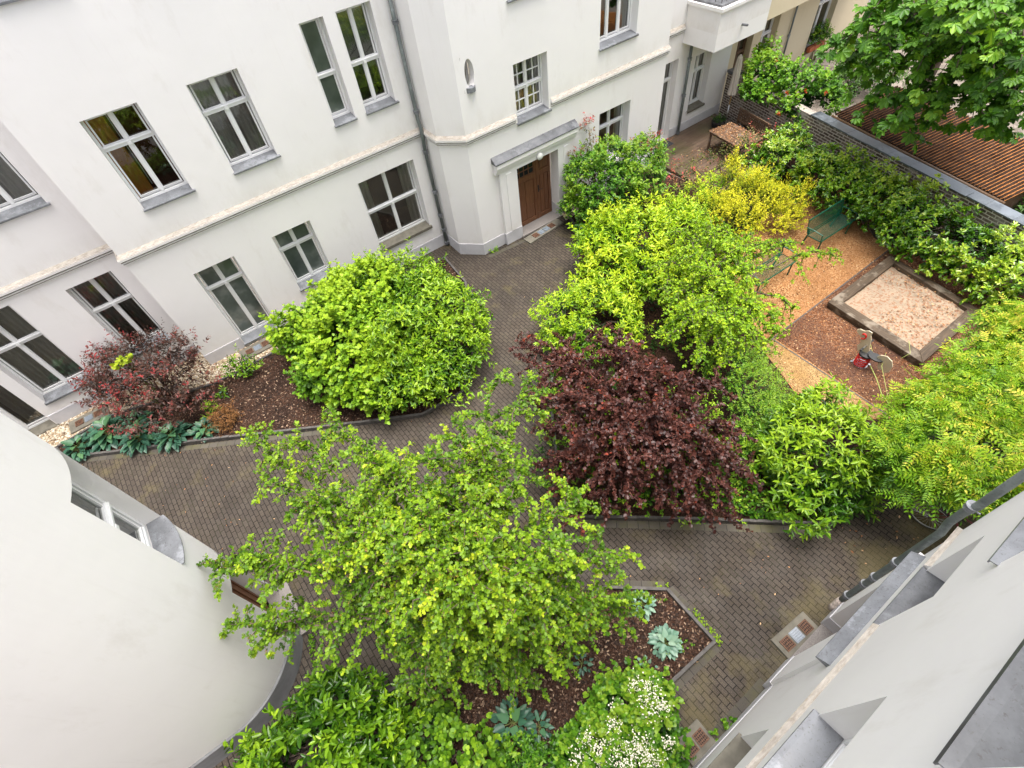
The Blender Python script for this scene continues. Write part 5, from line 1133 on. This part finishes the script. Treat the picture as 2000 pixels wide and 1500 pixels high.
shrub('cherry_laurel', 'large-leaved dark glossy laurel filling the bottom left of the front bed', 'shrub',
      px((650, 1425, .8, .75, .65), (575, 1480, .7, .65, .55), (705, 1410, .75, .62, .6), (700, 1475, .85, .75, .7), (620, 1515, .8, .8, .65), (775, 1445, .45, .42, .4), (650, 1375, .6, .42, .45), (510, 1515, .55, .45, .45)),
      'oblong', .155, 54, 9, .24, L_['laurel_dark'], 41, hue0=.34, gap=-1.0, up=.6, flat=.45, bump_=.2)
shrub('ivy_mound', 'low mound of rounded green leaves between laurel and hosta at the bottom', 'shrub', px((830, 1455, .35, .5, .4), (890, 1480, .35, .5, .4), (790, 1490, .45, .5, .4), (850, 1420, .3, .35, .3), (940, 1490, .3, .4, .35)), 'round', .085, 85, 6, .18, L_['vine'], 42, hue0=.22, gap=-1.1)
shrub('small_bush', 'small dark green bush directly below the blue hostas', 'shrub', px((1025, 1480, .3, .32, .3), (1055, 1492, .3, .28, .28)), 'oval', .07, 120, 7, .14, L_['green'], 43, hue0=.4)
hyd = shrub('climbing_hydrangea', 'green bush dotted with clusters of small white flowers at the bottom', 'shrub',
      px((1222, 1390, .65, .50, .45), (1262, 1362, .6, .38, .4), (1160, 1462, .5, .45, .42), (1265, 1435, .65, .48, .48), (1205, 1485, .65, .55, .5), (1118, 1495, .45, .35, .35), (1270, 1490, .55, .42, .45), (1180, 1415, .5, .3, .3)),
      'round', .072, 150, 7, .17, L_['green'], 44, hue0=.48, gap=-1.1, up=.6)
hl = np.array(hyd.location)
for i, (fx, fy, fz, fr) in enumerate(((1265, 1345, 1.2, .20), (1272, 1375, 1.3, .18), (1240, 1340, 1.15, .12), (1205, 1380, 1.05, .10), (1200, 1418, 1.15, .10), (1130, 1480, .95, .14), (1165, 1460, 1.1, .14), (1195, 1450, 1.15, .11), (1255, 1460, 1.3, .2), (1235, 1470, 1.3, .16), (1215, 1490, 1.3, .16), (1270, 1485, 1.2, .16), (1175, 1490, 1.1, .12), (1305, 1450, 1.15, .1), (1295, 1378, 1.1, .09), (1145, 1440, 1.0, .09))):
    r_ = np.random.default_rng(300+i); c_ = at(fx, fy, fz)-hl; n = int(110*fr/.15); p = c_+np.column_stack([r_.normal(0, fr*.55, n), r_.normal(0, fr*.55, n), r_.normal(0, .03, n)])
    leaf_mesh('blossoms', p, r_.normal(size=(n, 3)), r_.normal(0, .5, (n, 3))+np.array([0, 0, 1.]), r_.uniform(.014, .026, n), r_.random(n), 'round', M['white_petal'], hyd)
shrub('dark_bush', 'dark leafy bush beyond the right end of the shed roof', 'shrub', px((1985, 400, .8, .7, .7), (2040, 440, .8, .9, .8), (1985, 350, .9, .5, .6), (2030, 370, 1., .7, .8), (2060, 420, 1., .8, .8)), 'oval', .12, 40, 7, .3, L_['dark'], 45, hue0=.55)
shrub('yard_bush', 'dark bush at the foot of the cream neighbour house', 'shrub', px((1660, 145, .6, .7, .7), (1690, 120, .6, .8, .7), (1640, 175, .5, .6, .6), (1720, 160, .5, .9, .6)), 'oval', .10, 40, 7, .3, L_['dark'], 46, hue0=.6)


fb = shrub('window_box', 'terracotta window box with leafy plants on the cream house window sill', 'window box', [(24.6, 12.86, .95, .26, .30), (25.0, 12.86, 1.1, .28, .42), (25.4, 12.86, .9, .24, .26)], 'oval', .10, 60, 7, .2, L_['cover'], 81, hue0=.5, stem=M['stem'])
mb = MB()
for q in (24.45, 24.82, 25.19): mb.box((q, 12.80, .47), (q+.35, 12.96, .66))
mb.build('box', M['pot'], fb, bevel=.01, world=True)
pp = shrub('planter', 'dark planter with small low plants in the deck corner beside the parasol', 'planter', [(*at(1404, 236, .35)[:2], .38, .24, .14)], 'oval', .06, 130, 6, .1, L_['dark'], 82, hue0=.5, lo=.0, stem=False)
mb = MB(); mb.tube([(0, 0, .09), (0, 0, .30), (0, 0, .34)], [.20, .26, .27], 18); mb.build('pot', M['pit'], pp)

# ------------------------------------------------------------------ trees
def limb(p0, p1, arch, n=9, sag=0., rng=None, wob=.05):
    p0, p1 = np.array(p0, float), np.array(p1, float); out = []
    for t in np.linspace(0, 1, n):
        q = p0+(p1-p0)*t; q[2] += arch*math.sin(math.pi*t**.8)-sag*t**3
        if rng is not None and 0 < t < 1: q += rng.normal(0, wob, 3)
        out.append(q)
    return np.array(out)
def along(pts, t):
    s = t*(len(pts)-1); i = min(int(s), len(pts)-2); return pts[i]+(pts[i+1]-pts[i])*(s-i), unit(pts[i+1]-pts[i])
def twig_tree(name, label, base, fork, ends, tpl, L, mat, bark, seed, nsub=15, sublen=.75, K=8, step=.085, arch=.35, hue0=.5, trunk_r=.09, seeds=0., droop_=.3, start=.25, kl=.16, group=None, cat='tree', flat_=1.25, zs=.35):
    rng = np.random.default_rng(seed); base = np.array(base, float); root = empty(name, label, cat, tuple(base), group=group)
    wd = MB(); f = np.array(fork, float)-base
    wd.tube([(0, 0, 0), f*.35+np.array([.03, -.02, 0]), f*.7, f], [trunk_r*1.25, trunk_r, trunk_r*.9, trunk_r*.8], 10)
    for a in range(3): wd.tube([(.03*math.cos(a*2), .03*math.sin(a*2), .1), (.05*math.cos(a*2.1), .05*math.sin(a*2.1), f[2]*.6), f+np.array([.08*math.cos(a*2.1), .08*math.sin(a*2.1), .1])], [trunk_r*.5, trunk_r*.45, trunk_r*.4], 8)
    SP, SD, SH = [], [], []
    for e in ends:
        e_ = np.array(e[:3], float)-base; wgt = e[3] if len(e) > 3 else 1.
        pl_ = limb(f, e_, arch*rng.uniform(.6, 1.3), 10, droop_*.5, rng); ln = np.linalg.norm(e_-f)
        wd.tube(pl_, list(np.linspace(trunk_r*.42, .008, 10)), 7)
        for j in range(int(nsub*wgt)):
            t = start+(1-start)*rng.random()**.8; p, d = along(pl_, t)
            s = unit(np.array([rng.normal(), rng.normal(), rng.normal()*zs])); s = unit(s+d*.75)
            l = sublen*rng.uniform(.45, 1.2)*(1.1-.5*t); q = p+s*l+np.array([0, 0, -droop_*l*rng.uniform(.2, 1.2)])
            tw = limb(p, q, .10*l, 6, .05, rng, .02); wd.tube(tw, list(np.linspace(.012, .003, 6)), 4, cap=False)
            n = max(3, int(l/step)); ch = rng.normal(0, .09)
            for t2 in np.linspace(.12, 1, n):
                c_, d2 = along(tw, min(t2, .999)); SP.append(c_); SD.append(d2+rng.normal(0, .55, 3)); SH.append(hue0+ch+.16*(t2-.5)+.06*(c_[2]-f[2]))  # young tips yellower; lower twigs fall toward the shade-darkened stops
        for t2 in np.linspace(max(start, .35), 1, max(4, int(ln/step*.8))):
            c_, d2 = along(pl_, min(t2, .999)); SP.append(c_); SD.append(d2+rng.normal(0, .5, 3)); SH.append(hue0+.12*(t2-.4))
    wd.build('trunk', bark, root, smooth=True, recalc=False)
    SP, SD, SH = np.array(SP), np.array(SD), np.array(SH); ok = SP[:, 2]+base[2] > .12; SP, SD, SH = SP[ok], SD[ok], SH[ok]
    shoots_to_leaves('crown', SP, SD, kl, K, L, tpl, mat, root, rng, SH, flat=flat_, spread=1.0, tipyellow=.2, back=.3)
    if seeds:
        k = rng.random(len(SP)) < seeds; n = int(k.sum()); m_ = 12; p = np.repeat(SP[k]+np.array([0, 0, .015]), m_, 0)+rng.normal(0, .022, (n*m_, 3))
        leaf_mesh('seed_clusters', p, rng.normal(size=(n*m_, 3)), rng.normal(0, .6, (n*m_, 3))+np.array([0, 0, 1.]), rng.uniform(.010, .022, n*m_), rng.random(n*m_), 'kite', L_['seed'], root)
    return root
E3 = lambda *l: [(*at(x, y, z), *w) for x, y, z, *w in l]
twig_tree('hawthorn', 'large spreading light green hawthorn in the front bed overhanging the paving', (.18, 2.15, .05), (.15, 2.45, 1.6),
    E3((395, 1090, 3.6), (470, 1075, 3.9), (440, 1215, 3.2), (515, 1240, 2.9), (520, 930, 4.0), (480, 835, 3.8), (560, 845, 4.1), (600, 960, 4.2), (640, 790, 3.8), (700, 850, 4.2), (760, 900, 4.4), (830, 880, 4.3), (900, 830, 4.1), (960, 740, 3.6), (1030, 735, 3.4), (965, 850, 4.2), (1020, 900, 4.0),
       (1120, 960, 3.6), (1190, 1070, 3.3), (1100, 1050, 3.9), (1215, 1185, 2.4), (1150, 1160, 3.0), (1270, 1160, 2.0, .4), (1080, 1180, 3.4), (1100, 1290, 1.9), (1010, 1180, 3.8), (930, 1150, 4.1), (860, 1080, 4.4), (780, 1040, 4.4), (700, 1030, 4.2), (625, 1075, 4.0, .8), (665, 1200, 2.9, .5), (735, 1170, 3.5, .6), (790, 1270, 2.5), (800, 1350, 1.8), (880, 1220, 3.3), (950, 1290, 2.2), (1040, 1330, 1.5), (870, 1330, 1.7), (1130, 1240, 2.5), (700, 950, 4.3), (830, 980, 4.6), (930, 960, 4.5), (820, 1160, 4.0), (950, 1050, 4.4), (1020, 1100, 4.0)),
    'lobed', .062, L_['haw'], M['bark'], 51, nsub=25, sublen=.68, K=9, arch=.60, hue0=.42, seeds=.16, droop_=.3, zs=.14, flat_=1.6, step=.075, trunk_r=.10)
twig_tree('field_maple', 'yellow-green small-leaved tree with drooping sprays over the hidden bench', 'X' and (*at(1390, 640, 0)[:2], .05), (*at(1390, 600, 1.2)[:2], 1.3),
    E3((1330, 440, 2.5), (1390, 430, 2.6), (1450, 470, 2.5), (1490, 465, 2.3), (1550, 462, 1.9), (1640, 478, 1.5, .5), (1520, 612, 1.7, .8), (1525, 640, 1.4), (1560, 590, 1.3, .4), (1480, 600, 2.2), (1470, 660, 1.9), (1420, 640, 2.3), (1370, 690, 1.9), (1330, 640, 2.1), (1320, 580, 2.2), (1290, 510, 2.2), (1370, 520, 2.8), (1430, 550, 2.7), (1420, 700, 1.6), (1500, 690, 1.2), (1380, 600, 2.7), (1300, 660, 1.7), (1350, 480, 2.8), (1460, 520, 2.6), (1340, 420, 1.6), (1420, 430, 2.3), (1470, 440, 2.0), (1380, 400, 2.0, .7), (1280, 560, 2.0), (1310, 620, 1.9), (1440, 620, 2.3), (1400, 660, 2.0)),
    'lobed', .060, L_['haw_yellow'], M['bark'], 52, nsub=22, sublen=.66, K=8, arch=.4, hue0=.54, seeds=.0, trunk_r=.07)
twig_tree('purple_plum', 'dark purple-leaved plum tree in the middle of the central bed', (*at(1240, 880, 0)[:2], .05), (*at(1240, 850, .6)[:2], .8),
    E3((1020, 665, 2.0, .6), (1060, 740, 2.3), (1120, 700, 2.6), (1140, 770, 2.8), (1200, 680, 2.5), (1250, 720, 2.7), (1210, 640, 2.2, .5), (1310, 730, 2.5), (1290, 800, 2.8), (1360, 790, 2.4), (1400, 740, 2.0, .8), (1380, 850, 2.4), (1430, 890, 1.9), (1420, 950, 1.5), (1350, 930, 2.1), (1280, 900, 2.5), (1210, 860, 2.8), (1130, 850, 2.6), (1060, 830, 2.3), (1080, 900, 2.0), (1150, 940, 1.9), (1220, 960, 1.9), (1290, 980, 1.5), (1360, 985, 1.2), (1180, 990, 1.3), (1080, 960, 1.4), (1340, 870, 2.5), (1200, 780, 2.8), (1050, 900, 1.8), (1012, 690, 1.9, .7), (1035, 650, 1.8, .5), (1085, 650, 2.0, .6), (1150, 640, 1.9, .5), (1440, 840, 1.9), (1455, 920, 1.4, .8), (1415, 1000, 1.0, .8), (1120, 1005, 1.1, .8), (1030, 780, 2.0)),
    'round', .062, L_['plum'], M['bark_red'], 53, nsub=17, sublen=.74, K=8, arch=.4, hue0=.42, trunk_r=.07, droop_=.15)
shrub('undergrowth_bush', 'bright green low foliage showing through the purple plum', 'shrub', px((1130, 830, 1.15, .9, .75), (1230, 850, 1.25, .9, .8), (1320, 830, 1.15, .9, .75), (1090, 760, 1.1, .6, .6), (1380, 960, .6, .6, .5), (1180, 930, .5, .8, .4), (1300, 930, .6, .8, .5), (1390, 900, .5, .6, .4), (1080, 900, .5, .6, .4), (1160, 740, .9, .7, .6)), 'oval', .075, 46, 7, .2, L_['cover'], 54, hue0=.62, gap=-.5, stem=False)
twig_tree('horse_chestnut', 'horse chestnut with big hand-shaped leaves hanging over the shed roof', (21.6, 7.2, 0), (21.2, 6.9, 4.6),
    E3((1650, 60, 4.6), (1690, 110, 4.3), (1672, 100, 3.9, .7), (1740, 150, 4.0), (1730, 80, 4.8), (1790, 190, 3.9), (1760, 215, 3.5, .6), (1800, 120, 4.6), (1850, 205, 3.7), (1860, 170, 4.2), (1910, 215, 3.6), (1960, 215, 3.7), (1930, 200, 4.2), (1990, 190, 4.2), (1880, 110, 5.0), (1950, 140, 4.9), (2000, 120, 5.2), (1820, 50, 5.3), (1760, 20, 5.4), (1700, 20, 5.2), (1900, 40, 5.8), (1990, 40, 6.0), (1840, -20, 6.2), (2040, 180, 4.8), (2050, 220, 4.2), (2050, 80, 6.), (1940, -30, 6.8)),
    'palmate', .42, L_['chestnut'], M['bark'], 55, nsub=8, sublen=1.1, K=3, step=.42, arch=.7, hue0=.56, trunk_r=.26, droop_=.45, start=.45, kl=.34, flat_=2.2)

# ------------------------------------------------------------------ litter and pebbles (uncountable)
def flakes(name, poly, n, size, mat, z, seed, gap=-9.):
    global rng; rng = np.random.default_rng(seed); q = scatter_poly(poly, n); P = np.column_stack([q, z+rng.uniform(.002, .012, n)])
    if gap > -5: P = P[sinnoise(P*np.array([1, 1, 0]), rng, 3.) > gap]
    n = len(P); return tag(leaf_mesh(name, P, rng.normal(0, 1, (n, 3))*np.array([1, 1, .15]), rng.normal(0, .35, (n, 3))+np.array([0, 0, 1.]), rng.uniform(.5, 1.3, n)*size, rng.random(n), 'oval', mat), kind='stuff')
L_['litter'] = leaf_mat('fallen_litter', [(.0, (.10, .045, .02)), (.4, (.27, .12, .05)), (.8, (.44, .24, .11)), (1., (.55, .36, .2))], .8, .05)
L_['chip'] = leaf_mat('bark_chip', [(.0, (.012, .008, .006)), (.5, (.05, .027, .018)), (.85, (.12, .07, .045)), (1., (.30, .21, .14))], .8, .0)
tbl = [(float(x), float(y)) for x, y in [(15.87, 9.55), (16.86, 9.42), (17.05, 11.0), (16.04, 11.12)]]
flakes('leaf_litter', tbl, 900, .055, L_['litter'], .775, 61)
flakes('leaf_litter', PLAY, 5200, .045, L_['litter'], .068, 62)
flakes('leaf_litter', [tuple(q) for q in I4], 700, .05, L_['litter'], .19, 63, -.1)
flakes('leaf_litter', [(14.3, 9.0), (17.4, 8.9), (17.6, 10.5), (15.2, 11.6), (14.3, 11)], 500, .05, L_['litter'], .095, 64, -.2)
flakes('bark_chips', BED_F, 12000, .055, L_['chip'], .055, 65); flakes('bark_chips', BED_L, 12000, .06, L_['chip'], .055, 66); flakes('leaf_litter', [(6.0, -.9), (11, -2.4), (11, 0), (7, 0)], 160, .05, L_['litter'], .004, 67)
flakes('leaf_litter', [(-6, 12.4), (6, 7), (7, 11.5), (3, 3), (0, 8), (3.4, 1.2), (6.6, 0), (3.4, -1), (-2, 4.8)], 260, .035, L_['litter'], .004, 68)
def pebbles(name, poly, n, seed, z=.035):
    global rng; rng = np.random.default_rng(seed); q = np.array([p for p in scatter_poly(poly, n) if not any(abs(p[0]-a) < .52 and abs(p[1]-c) < .26 for a, c in ((-5.29, 13.56), (-.76, 12.92)))]); n = len(q); bm = bmesh.new(); bmesh.ops.create_icosphere(bm, subdivisions=1, radius=1.); V0 = np.array([v.co[:] for v in bm.verts]); F0 = [[v.index for v in f.verts] for f in bm.faces]; bm.free(); vs, fs = [], []
    for i, (x, y) in enumerate(q):
        s = rng.uniform(.016, .038)*np.array([1.25, 1, .7]); a = rng.uniform(0, 6.28); w = V0*s*rng.uniform(.85, 1.15, (len(V0), 1)); b = len(vs)
        vs += [(x+p[0]*math.cos(a)-p[1]*math.sin(a), y+p[0]*math.sin(a)+p[1]*math.cos(a), z+p[2]) for p in w]; fs += [[b+k for k in f] for f in F0]
    me = bpy.data.meshes.new(name); me.from_pydata(vs, [], fs); me.update(); h = np.repeat(rng.random(n), len(V0)).astype(np.float32); at__ = me.attributes.new('hue', 'FLOAT', 'POINT'); at__.data.foreach_set('value', h)
    me.polygons.foreach_set('use_smooth', [True]*len(me.polygons)); me.materials.append(L_['pebble']); o = bpy.data.objects.new(name, me); C.objects.link(o); return tag(o, kind='stuff')
L_['pebble'] = leaf_mat('pebble_stone', [(.0, (.16, .11, .07)), (.3, (.34, .25, .15)), (.7, (.52, .43, .31)), (1., (.66, .60, .50))], .6, .0)
pebbles('gravel', [(-6.75, 13.93), (-6.15, 13.04), (-4.82, 13.18), (-2.26, 12.40), (-1.60, 12.36), (-.3, 12.40), (.6, 12.5), (.6, 13.22), (-2.04, 13.22), (-2.04, 13.94)], 3600, 71)
pebbles('gravel', [(9.6, 11.42), (10.3, 11.47), (10.3, 11.84), (9.75, 11.84)], 320, 72, .06)

# ================================================================== LIGHT, CAMERA
SUN_EL, SUN_AZ = 85, -30      # azimuth measured in plan from +x, counter-clockwise
w = bpy.data.worlds.new('World'); SC.world = w; w.use_nodes = True; nt = w.node_tree
sky = nt.nodes.new('ShaderNodeTexSky'); sky.sky_type = 'NISHITA'; sky.sun_disc = False; sky.sun_elevation = math.radians(SUN_EL); sky.sun_rotation = math.radians(90-SUN_AZ)
sky.air_density = 1.0; sky.dust_density = 6.0; sky.ozone_density = .6
hs = nt.nodes.new('ShaderNodeHueSaturation'); hs.inputs['Saturation'].default_value = .5
nt.links.new(sky.outputs[0], hs.inputs['Color']); bg = nt.nodes['Background']; nt.links.new(hs.outputs[0], bg.inputs[0]); bg.inputs[1].default_value = .12
ld = bpy.data.lights.new('sun', 'SUN'); ld.energy = 1.5; ld.angle = math.radians(40); ld.color = (1., .975, .945); lo_ = bpy.data.objects.new('sun', ld); C.objects.link(lo_)
el, az_ = math.radians(SUN_EL), math.radians(SUN_AZ); sd = Vector((math.cos(el)*math.cos(az_), math.cos(el)*math.sin(az_), math.sin(el))); lo_.rotation_euler = sd.to_track_quat('Z', 'Y').to_euler()
cam = bpy.data.cameras.new('camera'); co_ = bpy.data.objects.new('camera', cam); C.objects.link(co_)
cam.sensor_width = 36; cam.lens = F_PX/2000*36; cam.clip_end = 400; cam.clip_start = .05
right, up_, back_ = RW @ np.array([1, 0, 0]), RW @ np.array([0, -1, 0]), RW @ np.array([0, 0, -1])
co_.matrix_world = Matrix(((right[0], up_[0], back_[0], 0), (right[1], up_[1], back_[1], 0), (right[2], up_[2], back_[2], CAMH), (0, 0, 0, 1)))
SC.camera = co_
SC.view_settings.view_transform = 'Standard'; SC.view_settings.look = 'None'; SC.view_settings.exposure = 1.68; SC.view_settings.gamma = 1
SC.cycles.max_bounces = 8; SC.cycles.diffuse_bounces = 4; SC.cycles.glossy_bounces = 4; SC.cycles.transparent_max_bounces = 8; SC.cycles.use_denoising = True
